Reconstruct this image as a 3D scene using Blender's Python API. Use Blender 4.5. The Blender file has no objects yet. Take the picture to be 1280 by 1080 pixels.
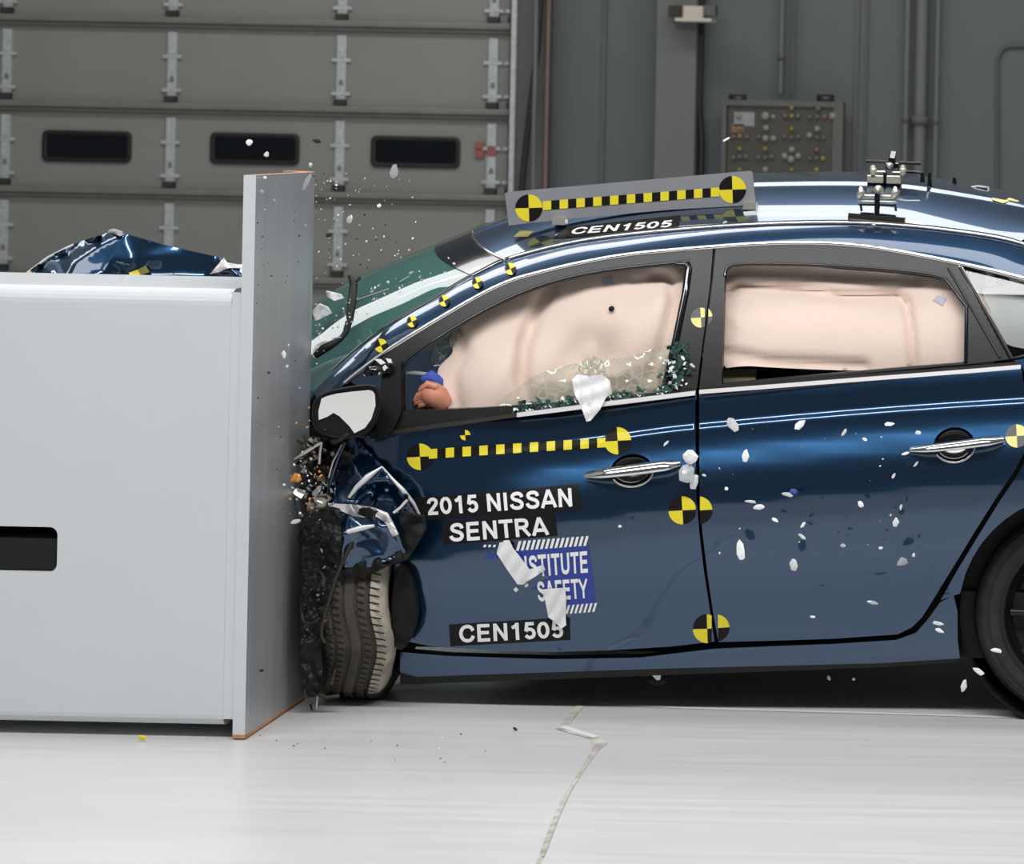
import bpy, bmesh, math, random
import numpy as np
from mathutils import Vector, Matrix
from mathutils.geometry import delaunay_2d_cdt
random.seed(7)
SC = bpy.context.scene
COL = SC.collection
# ------------------------------------------------------------------ camera
F, CX, CY, TH, H, D0 = 3440.0, 1450.0, 158.0, 0.02, 1.737, 8.0
CT, ST = math.cos(TH), math.sin(TH)
cam_d = bpy.data.cameras.new('camera'); cam = bpy.data.objects.new('camera', cam_d); COL.objects.link(cam)
cam_d.sensor_width = 36.0; cam_d.sensor_fit = 'HORIZONTAL'; cam_d.lens = F / 1280 * 36
cam_d.shift_x = (640 - CX) / 1280; cam_d.shift_y = (CY - 540) / 1280
cam_d.clip_end = 200
cam_d.dof.use_dof = True; cam_d.dof.focus_distance = 8.1; cam_d.dof.aperture_fstop = 6.3
cam.matrix_world = Matrix(((CT, -ST, 0, 0), (0, 0, -1, -D0), (ST, CT, 0, H), (0, 0, 0, 1)))
SC.camera = cam
SC.view_settings.view_transform = 'Standard'; SC.view_settings.look = 'None'
SC.view_settings.gamma = 1; SC.view_settings.exposure = 0.0
# ------------------------------------------------------------------ light
W = bpy.data.worlds.new('hall_ambience'); SC.world = W; W.use_nodes = True
W.node_tree.nodes['Background'].inputs[0].default_value = (0.80, 0.9, 1.0, 1)
W.node_tree.nodes['Background'].inputs[1].default_value = 0.10
def area(name, loc, target, sx, sy, power, col=(1, 1, 1)):
    l = bpy.data.lights.new(name, 'AREA'); l.shape = 'RECTANGLE'; l.size = sx; l.size_y = sy
    l.energy = power; l.color = col
    o = bpy.data.objects.new(name, l); COL.objects.link(o); o.location = loc
    z = (Vector(loc) - Vector(target)).normalized(); x = Vector((1, 0, 0)); x = (x - z * x.dot(z)).normalized(); y = z.cross(x)
    o.matrix_world = Matrix(((x.x, y.x, z.x, loc[0]), (x.y, y.y, z.y, loc[1]), (x.z, y.z, z.z, loc[2]), (0, 0, 0, 1)))
    return o
area('lamp_bank_front', (-1.2, -4.05, 6.5), (-1.2, -.2, 0.8), 11.0, 1.0, 580)
area('lamp_bank_overhead', (-1.2, 0.4, 6.5), (-1.2, 0.4, 0), 10.0, 1.0, 120)
area('lamp_bank_rear', (-3.0, 4.4, 6.5), (-2.2, 0.9, 1.2), 14.0, 1.35, 270)
area('wall_fill', (-2.0, 5.6, 8.0), (-2.0, 11.6, 2.0), 12.0, 1.2, 400, (1, .98, .93))  # unseen fill added to brighten the back wall, turned away from the car

# ------------------------------------------------------------------ projection helpers
def P(u, v, Y):
    du, dv = u - CX, v - CY
    u0, v0 = du * CT + dv * ST, -du * ST + dv * CT
    d = D0 + Y
    return Vector((u0 * d / F, Y, H - v0 * d / F))
def PS(u, v, S, off=0.0):
    Y = 0.1
    for _ in range(10):
        p = P(u, v, Y); Y = S(p.x, p.z) - off
    return P(u, v, Y)
def interp(x, pts):
    if x <= pts[0][0]: return pts[0][1]
    for (a, b), (c, d) in zip(pts, pts[1:]):
        if x <= c: return b + (d - b) * (x - a) / (c - a)
    return pts[-1][1]
def hermite(pts):
    n = len(pts); xs = [p[0] for p in pts]; ys = [p[1] for p in pts]
    m = []
    for i in range(n):
        if i == 0: m.append((ys[1] - ys[0]) / (xs[1] - xs[0]))
        elif i == n - 1: m.append((ys[-1] - ys[-2]) / (xs[-1] - xs[-2]))
        else:
            a = (ys[i] - ys[i-1]) / (xs[i] - xs[i-1]); b = (ys[i+1] - ys[i]) / (xs[i+1] - xs[i])
            m.append(0 if a * b <= 0 else 2 * a * b / (a + b))
    def f(x):
        if x <= xs[0]: return ys[0] + m[0] * (x - xs[0])
        if x >= xs[-1]: return ys[-1] + m[-1] * (x - xs[-1])
        i = 0
        while x > xs[i+1]: i += 1
        h = xs[i+1] - xs[i]; t = (x - xs[i]) / h
        return ((2*t**3 - 3*t**2 + 1) * ys[i] + (t**3 - 2*t**2 + t) * h * m[i] + (-2*t**3 + 3*t**2) * ys[i+1] + (t**3 - t**2) * h * m[i+1])
    return f
# body side: lateral offset from the shoulder crease, by height above the crease
_cre = [(lambda p: (p.x, p.z))(P(u, v, 0)) for u, v in ((400, 592), (477, 582), (734, 549), (862, 532), (1280, 499), (1500, 490), (1760, 500))]
_crez = hermite(_cre)
_prof = hermite([(-.90, .10), (-.76, .035), (-.70, .008), (-.60, -.020), (-.45, -.050), (-.36, -.063), (-.29, -.069), (-.23, -.069), (-.18, -.0635), (-.14, -.0535),
                 (-.10, -.036), (-.06, -.017), (-.03, -.008), (-.012, -.004), (.002, .007), (.012, .010), (.05, .013), (.08, .021), (.11, .036), (.2, .09)])
def S_body(x, z):
    t = z - _crez(x); y = _prof(t)
    if x < -1.72 and t > -.29:
        k = min(1, (-1.72 - x) / .38); k = k * k * (3 - 2 * k); y += (-.069 + .09 * (t + .29) - y) * k
    if x < -1.5: y += .10 * (x + 1.5) ** 2
    if x > .2: y += .10 * (x - .2) ** 2
    return y
def S_glass(x, z):
    t = z - .97
    y = .035 + .36 * t + .22 * t * t
    if x < -1.5: y += .06 * (x + 1.5) ** 2
    return y
def nrm(S, x, z):
    e = .004
    return Vector(((S(x + e, z) - S(x - e, z)) / (2 * e), -1, (S(x, z + e) - S(x, z - e)) / (2 * e))).normalized()
def inside(p, poly):
    x, y = p; r = False; j = len(poly) - 1
    for i in range(len(poly)):
        xi, yi = poly[i]; xj, yj = poly[j]
        if (yi > y) != (yj > y) and x < (xj - xi) * (y - yi) / (yj - yi) + xi: r = not r
        j = i
    return r
def dense(poly, step, closed=True):
    out = []; n = len(poly)
    for i in range(n if closed else n - 1):
        a, b = poly[i], poly[(i + 1) % n]
        k = max(1, int(math.hypot(b[0] - a[0], b[1] - a[1]) / step))
        for j in range(k): out.append(tuple(a[q] + (b[q] - a[q]) * j / k for q in range(len(a))))
    if not closed: out.append(tuple(poly[-1]))
    return out
def smooth(poly, n=2, closed=False):
    for _ in range(n):
        q = []; m = len(poly)
        rng = range(m if closed else m - 1)
        if not closed: q.append(poly[0])
        for i in rng:
            a, b = poly[i], poly[(i + 1) % m]
            q.append(tuple(.75 * x + .25 * y for x, y in zip(a, b))); q.append(tuple(.25 * x + .75 * y for x, y in zip(a, b)))
        if not closed: q.append(poly[-1])
        poly = q
    return poly
def at_frac(pts, n):
    """resample a 3D polyline to n points by arc length"""
    pts = [Vector(p) for p in pts]
    L = [0]
    for a, b in zip(pts, pts[1:]): L.append(L[-1] + (b - a).length)
    out = []
    for k in range(n):
        s = L[-1] * k / (n - 1); i = 0
        while i < len(L) - 2 and s > L[i+1]: i += 1
        t = 0 if L[i+1] == L[i] else (s - L[i]) / (L[i+1] - L[i])
        out.append(pts[i].lerp(pts[i+1], min(1, t)))
    return out
# ------------------------------------------------------------------ mesh builder
class MB:
    def __init__(s): s.v = []; s.f = []; s.m = []; s.n = []; s.sm = []
    def add(s, verts, faces, mi=0, normals=None, sm=False):
        b = len(s.v)
        s.v += [tuple(p) for p in verts]; s.n += [tuple(n) if n is not None else (0, 0, 0) for n in (normals or [None] * len(verts))]
        for f in faces: s.f.append([b + i for i in f]); s.m.append(mi); s.sm.append(sm)
        return s
    def fill(s, outline, S, off=0.0, thick=0.02, step=14, holes=(), mi=0, edge_step=None, rim=True, extra=()):
        """a skin with the given picture outline lying on the surface S, with returned edges"""
        loops = [dense(outline, edge_step or step)] + [dense(h, edge_step or step) for h in holes]
        pts = []; edges = []
        for lp in loops:
            b = len(pts); n = len(lp); pts += [Vector(p) for p in lp]; edges += [(b + i, b + (i + 1) % n) for i in range(n)]
        us = [p[0] for p in loops[0]]; vs = [p[1] for p in loops[0]]
        nb_ = len(pts)
        for q in extra:
            if inside(q, loops[0]) and not any(inside(q, h) for h in loops[1:]) and min((q[0] - p.x) ** 2 + (q[1] - p.y) ** 2 for p in pts[:nb_]) > 2: pts.append(Vector(q))
        gu = np.arange(min(us) + step / 2, max(us), step); gv = np.arange(min(vs) + step / 2, max(vs), step)
        for j, b in enumerate(gv):
            for a in gu:
                q = (a + (step / 2 if j % 2 else 0), b)
                if inside(q, loops[0]) and not any(inside(q, h) for h in loops[1:]):
                    if min((q[0] - p.x) ** 2 + (q[1] - p.y) ** 2 for p in pts[:nb_]) > (step * .45) ** 2 and (not extra or min((q[0] - e[0]) ** 2 + (q[1] - e[1]) ** 2 for e in extra) > 16): pts.append(Vector(q))
        r = delaunay_2d_cdt(pts, edges, [], 0, 1e-5)
        V2, T = r[0], r[2]
        keep = []
        for t in T:
            c = (sum(V2[i].x for i in t) / 3, sum(V2[i].y for i in t) / 3)
            if inside(c, loops[0]) and not any(inside(c, h) for h in loops[1:]): keep.append(t)
        offs = off if callable(off) else (lambda u, v: off)
        V3 = [PS(p.x, p.y, S, offs(p.x, p.y)) for p in V2]
        auto = callable(off)
        N = None if auto else [nrm(S, p.x, p.z) for p in V3]
        T2 = []
        for t in keep:
            a, b, c = (V3[i] for i in t)
            T2.append(list(t) if (b - a).cross(c - a).y < 0 else [t[0], t[2], t[1]])
        s.add(V3, T2, mi, N, True)
        if rim and thick:
            cnt = {}
            for t in T2:
                for i in range(3):
                    a, b = t[i], t[(i+1) % 3]; k = (min(a, b), max(a, b)); cnt.setdefault(k, []).append((a, b))
            vv = []; ff = []; idx = {}
            def g(i):
                if i not in idx:
                    idx[i] = len(vv); vv.append(V3[i]); vv.append(V3[i] + Vector((0, thick, 0)))
                return idx[i]
            for k, l in cnt.items():
                if len(l) == 1:
                    a, b = l[0]; i, j = g(a), g(b); ff.append((j, i, i + 1, j + 1))
            s.add(vv, ff, mi)
        return s
    def grid(s, rows, mi=0, sm=True, flip=False, closed=False):
        n = len(rows[0]); V = [p for r in rows for p in r]; Fs = []
        for i in range(len(rows) - 1):
            for j in range(n if closed else n - 1):
                k = (j + 1) % n
                q = (i * n + j, i * n + k, (i + 1) * n + k, (i + 1) * n + j)
                Fs.append(q[::-1] if flip else q)
        return s.add(V, Fs, mi, None, sm)
    def loft(s, A, B, n=30, m=6, bulge=0.0, mi=0, flip=False, direction=Vector((0, -1, .6))):
        a, b = at_frac(A, n), at_frac(B, n); d = direction.normalized()
        rows = [[p.lerp(q, t) + d * bulge * 4 * t * (1 - t) for p, q in zip(a, b)] for t in [k / m for k in range(m + 1)]]
        return s.grid(rows, mi, True, flip)
    def box(s, c, size, mi=0, R=None):
        c = Vector(c); hx, hy, hz = (q / 2 for q in size)
        vs = [Vector((x, y, z)) for x in (-hx, hx) for y in (-hy, hy) for z in (-hz, hz)]
        if R is not None: vs = [R @ q for q in vs]
        return s.add([c + q for q in vs], [(0, 1, 3, 2), (4, 6, 7, 5), (0, 4, 5, 1), (2, 3, 7, 6), (0, 2, 6, 4), (1, 5, 7, 3)], mi)
    def b2(s, lo, hi, mi=0):
        return s.box([(a + b) / 2 for a, b in zip(lo, hi)], [abs(b - a) for a, b in zip(lo, hi)], mi)
    def tube(s, pts, r, seg=8, mi=0, cap=True, flat=1.0):
        pts = [Vector(p) for p in pts]; rows = []; ref = None
        for i, p in enumerate(pts):
            t = (pts[min(i + 1, len(pts) - 1)] - pts[max(i - 1, 0)]).normalized()
            if ref is None: ref = t.orthogonal()
            ref = (ref - t * ref.dot(t)).normalized(); w = t.cross(ref)
            rr = r[i] if isinstance(r, (list, tuple)) else r
            rows.append([p + (ref * math.cos(2 * math.pi * k / seg) + w * math.sin(2 * math.pi * k / seg) * flat) * rr for k in range(seg)])
        s.grid(rows, mi, True, False, True)
        if cap:
            s.add(rows[0], [tuple(range(seg))[::-1]], mi); s.add(rows[-1], [tuple(range(seg))], mi)
        return s
    def prism(s, poly3, vec, mi=0):
        n = len(poly3); V = [Vector(p) for p in poly3]; B = [p + Vector(vec) for p in V]
        s.add(V + B, [tuple(range(n)), tuple(range(2 * n - 1, n - 1, -1))] + [(i, n + i, n + (i + 1) % n, (i + 1) % n) for i in range(n)], mi)
        return s
    def lathe(s, prof, c, axis='Y', seg=48, mi=0, sm=True):
        rows = []
        for r, a in prof:
            row = []
            for k in range(seg):
                q = 2 * math.pi * k / seg
                if axis == 'Y': p = Vector((r * math.cos(q), a, r * math.sin(q)))
                elif axis == 'Z': p = Vector((r * math.cos(q), r * math.sin(q), a))
                else: p = Vector((a, r * math.cos(q), r * math.sin(q)))
                row.append(Vector(c) + p)
            rows.append(row)
        return s.grid(rows, mi, sm, False, True)
    def mirrored(s, c=1.76):
        o = MB(); o.v = [(x, c - y, z) for x, y, z in s.v]; o.n = [(x, -y, z) for x, y, z in s.n]
        o.f = [f[::-1] for f in s.f]; o.m = list(s.m); o.sm = list(s.sm); return o
    def build(s, name, mats, parent=None, recalc=False, bevel=0, seg=2, at=None):
        me = bpy.data.meshes.new(name)
        org = Vector(at) if at is not None else Vector((0, 0, 0))
        me.from_pydata([tuple(Vector(p) - org) for p in s.v], [], s.f)
        for m in (mats if isinstance(mats, (list, tuple)) else [mats]): me.materials.append(m)
        for p, mi, sm in zip(me.polygons, s.m, s.sm): p.material_index = mi; p.use_smooth = sm
        if any(n != (0, 0, 0) for n in s.n): me.normals_split_custom_set_from_vertices(s.n)
        if recalc:
            b = bmesh.new(); b.from_mesh(me); bmesh.ops.remove_doubles(b, verts=b.verts, dist=1e-6)
            bmesh.ops.recalc_face_normals(b, faces=b.faces); b.to_mesh(me); b.free()
        o = bpy.data.objects.new(name, me); COL.objects.link(o); o.location = org
        if parent is not None:
            o.parent = parent
            q = parent; off = Vector((0, 0, 0))
            while q is not None: off += q.location; q = q.parent
            o.location = org - off
        if bevel:
            md = o.modifiers.new('bevel', 'BEVEL'); md.width = bevel; md.segments = seg; md.limit_method = 'ANGLE'
            md.harden_normals = False
        return o
def tag(o, label=None, cat=None, group=None, kind=None):
    if label: o['label'] = label
    if cat: o['category'] = cat
    if group: o['group'] = group
    if kind: o['kind'] = kind
    return o
def empty(name, loc, label, cat, group=None):
    o = bpy.data.objects.new(name, None); o.empty_display_size = .1; COL.objects.link(o); o.location = loc
    return tag(o, label, cat, group)
# ------------------------------------------------------------------ materials
def mat(name, c, rough=.5, metal=0.0, coat=0.0, spec=.5, noise=0.0, nscale=8.0, bump=0.0, bscale=40.0, stretch=(1, 1, 1), alpha=None, coat_rough=.03, sss=0):
    m = bpy.data.materials.new(name); m.use_nodes = True; nt = m.node_tree; b = nt.nodes['Principled BSDF']
    b.inputs['Base Color'].default_value = (*c, 1); b.inputs['Roughness'].default_value = rough; b.inputs['Metallic'].default_value = metal
    b.inputs['Coat Weight'].default_value = coat; b.inputs['Coat Roughness'].default_value = coat_rough; b.inputs['Coat IOR'].default_value = 1.75 if coat >= 1 else 1.5; b.inputs['Specular IOR Level'].default_value = spec
    if alpha is not None: b.inputs['Alpha'].default_value = alpha
    tc = nt.nodes.new('ShaderNodeTexCoord'); mp = nt.nodes.new('ShaderNodeMapping'); mp.inputs['Scale'].default_value = stretch
    nt.links.new(tc.outputs['Object'], mp.inputs['Vector'])
    nz = nt.nodes.new('ShaderNodeTexNoise'); nz.inputs['Scale'].default_value = nscale; nz.inputs['Detail'].default_value = 5
    nt.links.new(mp.outputs[0], nz.inputs['Vector'])
    rp = nt.nodes.new('ShaderNodeValToRGB')
    rp.color_ramp.elements[0].position = .3; rp.color_ramp.elements[1].position = .7
    rp.color_ramp.elements[0].color = (*[max(0, q * (1 - noise)) for q in c], 1); rp.color_ramp.elements[1].color = (*[min(1, q * (1 + noise)) for q in c], 1)
    nt.links.new(nz.outputs['Fac'], rp.inputs[0]); nt.links.new(rp.outputs[0], b.inputs['Base Color'])
    if bump:
        n2 = nt.nodes.new('ShaderNodeTexNoise'); n2.inputs['Scale'].default_value = bscale; n2.inputs['Detail'].default_value = 4
        nt.links.new(mp.outputs[0], n2.inputs['Vector'])
        bp = nt.nodes.new('ShaderNodeBump'); bp.inputs['Strength'].default_value = bump; bp.inputs['Distance'].default_value = .01
        nt.links.new(n2.outputs['Fac'], bp.inputs['Height']); nt.links.new(bp.outputs[0], b.inputs['Normal'])
    return m
def glassmat(name, tint, body, mixbody, rough=.02, noise=0.0, ior=1.6):
    m = bpy.data.materials.new(name); m.use_nodes = True; nt = m.node_tree; nt.nodes.clear()
    out = nt.nodes.new('ShaderNodeOutputMaterial')
    tr = nt.nodes.new('ShaderNodeBsdfTransparent'); tr.inputs[0].default_value = (*tint, 1)
    df = nt.nodes.new('ShaderNodeBsdfDiffuse'); df.inputs[0].default_value = (*body, 1)
    gl = nt.nodes.new('ShaderNodeBsdfGlossy'); gl.inputs['Roughness'].default_value = rough
    fr = nt.nodes.new('ShaderNodeFresnel'); fr.inputs[0].default_value = ior
    m1 = nt.nodes.new('ShaderNodeMixShader'); m1.inputs[0].default_value = mixbody
    m2 = nt.nodes.new('ShaderNodeMixShader')
    if noise:
        tc = nt.nodes.new('ShaderNodeTexCoord'); vo = nt.nodes.new('ShaderNodeTexVoronoi'); vo.feature = 'DISTANCE_TO_EDGE'; vo.inputs['Scale'].default_value = noise
        nt.links.new(tc.outputs['Object'], vo.inputs['Vector'])
        mr = nt.nodes.new('ShaderNodeMapRange'); mr.inputs[1].default_value = 0; mr.inputs[2].default_value = .10; mr.inputs[3].default_value = min(1, mixbody + .5); mr.inputs[4].default_value = mixbody
        nt.links.new(vo.outputs['Distance'], mr.inputs[0]); nt.links.new(mr.outputs[0], m1.inputs[0])
    nt.links.new(tr.outputs[0], m1.inputs[1]); nt.links.new(df.outputs[0], m1.inputs[2])
    nt.links.new(fr.outputs[0], m2.inputs[0]); nt.links.new(m1.outputs[0], m2.inputs[1]); nt.links.new(gl.outputs[0], m2.inputs[2])
    nt.links.new(m2.outputs[0], out.inputs[0])
    return m
M = dict(
    paint=mat('blue_paint', (.0125, .054, .128), .29, .9, 1.0, .5, .04, 300),
    paint_dark=mat('blue_paint_inner', (.010, .02, .04), .5, .3, .2),
    black=mat('black_plastic', (.009, .009, .0095), .45, 0, 0, .25, .2, 30),
    gloss=mat('gloss_black', (.006, .006, .008), .12, 0, .5),
    trim=mat('frame_black', (.015, .015, .016), .36, .2, 0, .4, .15, 60),
    chrome=mat('chrome', (.82, .80, .78), .16, 1.0, 0, .5, .04, 10),
    bright=mat('bright_trim', (.80, .77, .76), .32, .25, .3),
    mirror=mat('mirror_face', (.95, .94, .92), .06, 1.0),
    rubber=mat('tyre_rubber', (.028, .027, .025), .62, 0, 0, .35, .25, 25, .25, 120),
    rubber_pale=mat('scuffed_rubber', (.40, .36, .29), .7, 0, 0, .3, .35, 18, .4, 90),
    rim=mat('wheel_metal', (.03, .03, .03), .35, .7),
    yellow=mat('yellow_sticker', (.86, .72, .03), .45),
    yellow_pale=mat('yellow_sticker_worn', (.88, .80, .28), .5),
    blackst=mat('black_sticker', (.008, .007, .006), .5, 0, 0, .2),
    darkst=mat('black_tape', (.009, .008, .008), .5, 0, 0, .2),
    white=mat('white_lettering', (.88, .88, .88), .5),
    bluest=mat('royal_blue_sticker', (.022, .048, .30), .45),
    paper=mat('white_paper', (.86, .86, .85), .6, 0, 0, .3, .05, 20, .15, 30),
    board=mat('grey_board', (.26, .265, .285), .45, 0, 0, .5, .06, 12),
    airbag=mat('airbag_cloth', (.86, .685, .585), .75, 0, 0, .2, .035, 5, .10, 60),
    cloth_w=mat('white_cloth', (.86, .86, .85), .7, 0, 0, .2, .03, 6),
    tagm=mat('cloth_label', (.50, .50, .58), .6),
    barrier=mat('barrier_paint', (.655, .68, .70), .42, 0, .15, .5, .015, 2),
    steel=mat('barrier_steel', (.52, .53, .545), .42, .5, 0, .5, .06, 3, .04, 30, (1, 9, .35)),
    rust=mat('rusty_edge', (.62, .30, .14), .6, .2, 0, .5, .3, 14),
    hole=mat('slot_black', (.004, .004, .003), .8),
    door=mat('overhead_door_paint', (.235, .235, .222), .55, 0, 0, .4, .03, 2),
    rail=mat('door_strut_paint', (.20, .195, .18), .5, .2, 0, .5, .08, 6),
    galv=mat('galvanised_steel', (.50, .53, .54), .5, .35, 0, .5, .15, 30),
    seal=mat('dark_seal', (.03, .03, .028), .6),
    wall=mat('wall_paint', (.105, .116, .121), .6, 0, 0, .4, .035, 1.5, 0, 1, (4, 4, .3)),
    column=mat('column_paint', (.135, .143, .140), .6, 0, 0, .4, .03, 2),
    jamb=mat('jamb_paint', (.10, .102, .095), .6, 0, 0, .4, .10, 3),
    cable=mat('cable_black', (.015, .02, .018), .5),
    redline=mat('red_conduit', (.20, .13, .125), .6),
    pane=glassmat('door_pane', (.03, .035, .04), (.008, .010, .013), .6, .08),
    gasket=mat('pane_gasket', (.008, .008, .008), .5),
    panel=mat('control_panel_paint', (.058, .055, .044), .5, .1, 0, .5, .08, 6),
    knobw=mat('pale_knob', (.22, .22, .205), .5), knobd=mat('dull_knob', (.12, .12, .108), .5), knoby=mat('yellow_knob', (.25, .22, .05), .5), knobr=mat('red_knob', (.22, .10, .08), .5),
    beige=mat('fixture_body', (.52, .47, .40), .5), red=mat('red_mark', (.30, .09, .08), .6),
    skin=mat('dummy_vinyl', (.66, .27, .17), .45, 0, 0, .5, .10, 30, .1, 60),
    bluec=mat('blue_cloth', (.05, .11, .48), .7),
    wind=glassmat('windscreen_glass', (.42, .66, .58), (.13, .33, .28), .42, .015, 0, 2.1),
    sideg=glassmat('side_glass', (.72, .86, .80), (.10, .18, .15), .10, .02),
    crack=glassmat('cracked_glass', (.90, .93, .89), (.48, .55, .49), .06, .10, 30),
    quarterg=glassmat('quarter_glass', (.95, .97, .96), (.1, .1, .1), .01, .02), dusty=mat('dusty_rubber', (.075, .067, .054), .7, 0, 0, .3, .3, 22, .3, 90),
    shard=glassmat('green_shard', (.25, .45, .40), (.10, .22, .19), .5, .05),
    chip=mat('white_chip', (.88, .88, .89), .45, 0, 0, .5, .04, 60),
    chipc=glassmat('clear_chip', (.75, .80, .80), (.62, .65, .66), .7, .1),
    chipd=mat('dark_chip', (.02, .02, .022), .5),
    orange=mat('orange_chip', (.80, .30, .03), .5),
    wreck=mat('wreck_dark', (.009, .008, .0075), .55, 0, 0, .25, .5, 20, .5, 40),
    wreckb=mat('wreck_brown', (.055, .036, .024), .55, .2, 0, .5, .5, 25, .4, 40),
    grey=mat('interior_grey', (.045, .047, .045), .7), under=mat('underbody_black', (.012, .012, .012), .7),
    lens=mat('lamp_lens', (.5, .48, .40), .2, .3), tan=mat('seat_cloth', (.16, .145, .075), .8),
    alu=mat('aluminium', (.72, .69, .60), .3, .75), dkmetal=mat('dark_metal', (.045, .042, .035), .35, .5),
    crackline=mat('floor_seam', (.50, .48, .42), .7, 0, 0, .4, .4, 20), stripe=mat('floor_stripe', (.82, .82, .80), .5),
)
# floor
fm = bpy.data.materials.new('painted_floor'); fm.use_nodes = True; nt = fm.node_tree; b = nt.nodes['Principled BSDF']
tc = nt.nodes.new('ShaderNodeTexCoord'); mp = nt.nodes.new('ShaderNodeMapping'); mp.inputs['Scale'].default_value = (.5, 12, 1); nt.links.new(tc.outputs['Object'], mp.inputs[0])
nz = nt.nodes.new('ShaderNodeTexNoise'); nz.inputs['Scale'].default_value = 2.2; nz.inputs['Detail'].default_value = 7; nt.links.new(mp.outputs[0], nz.inputs['Vector'])
rp = nt.nodes.new('ShaderNodeValToRGB'); rp.color_ramp.elements[0].position = .28; rp.color_ramp.elements[1].position = .72
rp.color_ramp.elements[0].color = (.645, .635, .625, 1); rp.color_ramp.elements[1].color = (.705, .70, .695, 1); nt.links.new(nz.outputs[0], rp.inputs[0]); nt.links.new(rp.outputs[0], b.inputs['Base Color'])
rr = nt.nodes.new('ShaderNodeMapRange'); rr.inputs[3].default_value = .22; rr.inputs[4].default_value = .42; nt.links.new(nz.outputs[0], rr.inputs[0]); nt.links.new(rr.outputs[0], b.inputs['Roughness'])

# ------------------------------------------------------------------ the hall
YW = 11.65
floor = MB().b2((-14, -9, -.2), (10, 14, 0)).build('floor', fm); tag(floor, 'pale grey painted concrete floor with faint streaks', 'floor', kind='structure')
def ribbon(mb, pts, w, z=.0015):
    pts = [Vector((p[0], p[1], z)) for p in pts]; L = []; R = []
    for i, p in enumerate(pts):
        t = (pts[min(i + 1, len(pts) - 1)] - pts[max(i - 1, 0)]).normalized(); n = Vector((-t.y, t.x, 0)); ww = w[i] if isinstance(w, list) else w
        L.append(p + n * ww); R.append(p - n * ww)
    mb.grid([L, R], 0, False); return mb
def PF(u, v, z=0.0):
    du, dv = u - CX, v - CY; v0 = -du * ST + dv * CT; d = F * (H - z) / v0
    return P(u, v, d - D0)
mb = MB()
seam = [(733, 874), (722, 886), (707, 905), (703, 911), (722, 917), (742, 923), (750, 929), (745, 937), (733, 955), (718, 978), (705, 1000), (693, 1025), (683, 1050), (673, 1080), (662, 1110)]
ribbon(mb, [PF(*p) for p in seam], [.010, .012, .012, .02, .016, .012, .022, .010, .006, .006, .006, .005, .005, .005, .005])
mb.build('floor_seam', M['crackline'], floor)
mb = MB(); ribbon(mb, [PF(*p) for p in [(714, 985), (707, 1000), (697, 1022), (688, 1045), (678, 1072)]], .004, .0032)
mb.build('floor_crack', M['crackline'], floor)
mb = MB(); ribbon(mb, [PF(*p) for p in [(748, 880), (850, 885), (950, 888), (1100, 892), (1290, 898)]], .012)
ribbon(mb, [PF(*p) for p in [(704, 909), (722, 915), (746, 922)]], .012, .002)
mb.build('painted_line', M['stripe'], floor)

xj = P(652, 120, YW).x
wall = MB().b2((xj, YW + .02, 0), (9, YW + .3, 6)).b2((-14, YW + .25, 0), (xj, YW + .5, 6)).build('wall_back', M['wall']); tag(wall, 'dark grey panelled back wall to the right of the overhead door', 'wall', kind='structure')
def wx(u): return P(u, 110, YW).x
for u, w_ in ((754, .03), (1070, .03), (1083, .012)):
    MB().b2((wx(u) - w_ / 2, YW, 0), (wx(u) + w_ / 2, YW + .03, 4.5)).build('wall_joint', M['jamb'], wall)
t1 = MB().b2((wx(826), YW - .22, 0), (wx(876), YW + .02, 5)).build('trim_1', M['column'], bevel=.008); tag(t1, 'grey square wall column behind the car roof board', 'column', kind='structure')
t2 = MB().b2((xj - .02, YW - .16, 0), (wx(689), YW + .02, 5)).build('trim_2', M['jamb']); tag(t2, 'dark door jamb right of the overhead door', 'trim', kind='structure')
MB().b2((xj - .035, YW - .2, 0), (xj + .0, YW - .1, 5)).build('edge_strip', M['galv'], t2)
def pipe(us, r, label, m=M['column'], Y=YW - .07, z0=1.0, z1=5.0, collars=(), nm='conduit_pipe', grp=None):
    a = P(us, 0, Y); x = a.x
    o = MB().tube([(x, Y, z0), (x, Y, z1)], r, 10).build(nm, m, at=(x, Y, z0)); tag(o, label, 'pipe', grp)
    for vz in collars:
        z = P(us, vz, Y).z
        MB().lathe([(r * 1.0, -.03), (r * 1.5, -.028), (r * 1.5, .028), (r, .03)], (x, Y, z), 'Z', 12).build('collar', M['jamb'], o)
    return o
pipe(978, .018, 'thin grey conduit pipe dropping into the control cabinet', z0=1.92, collars=(70,))
pipe(993, .012, 'thinnest dark conduit just right of the cabinet pipe', M['jamb'], z0=1.92)
pipe(1135, .020, 'grey conduit pipe, left of the three right-hand pipes', collars=(148,))
pipe(1153, .045, 'thick grey pipe, middle of the three right-hand pipes', collars=(150,))
pipe(1173, .018, 'grey conduit pipe, right of the three right-hand pipes', collars=(150,))
pipe(686, .016, 'reddish thin conduit on the jamb beside the overhead door', M['redline'], YW - .19)
o = MB().tube([P(678, -30, YW - .25), P(672, 60, YW - .25), P(660, 160, YW - .25), P(654, 215, YW - .25), P(650, 260, YW - .25)], .022, 8).build('cable', M['cable']); tag(o, 'black cable hanging slantwise beside the overhead door', 'cable')
o = MB().tube([P(671, -40, YW - .42), P(669, 90, YW - .42), P(667, 160, YW - .42), P(666, 300, YW - .42)], .016, 8).build('chain', M['column']); tag(o, 'grey hoist chain hanging beside the black slanting cable', 'chain')
o = MB().tube([P(878, -20, YW - .1), P(876, 60, YW - .1), P(874, 130, YW - .1), P(877, 180, YW - .1), P(872, 330, YW - .1)], .024, 8).build('cable', M['cable']); tag(o, 'black cable running down the right side of the grey column', 'cable')
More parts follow.
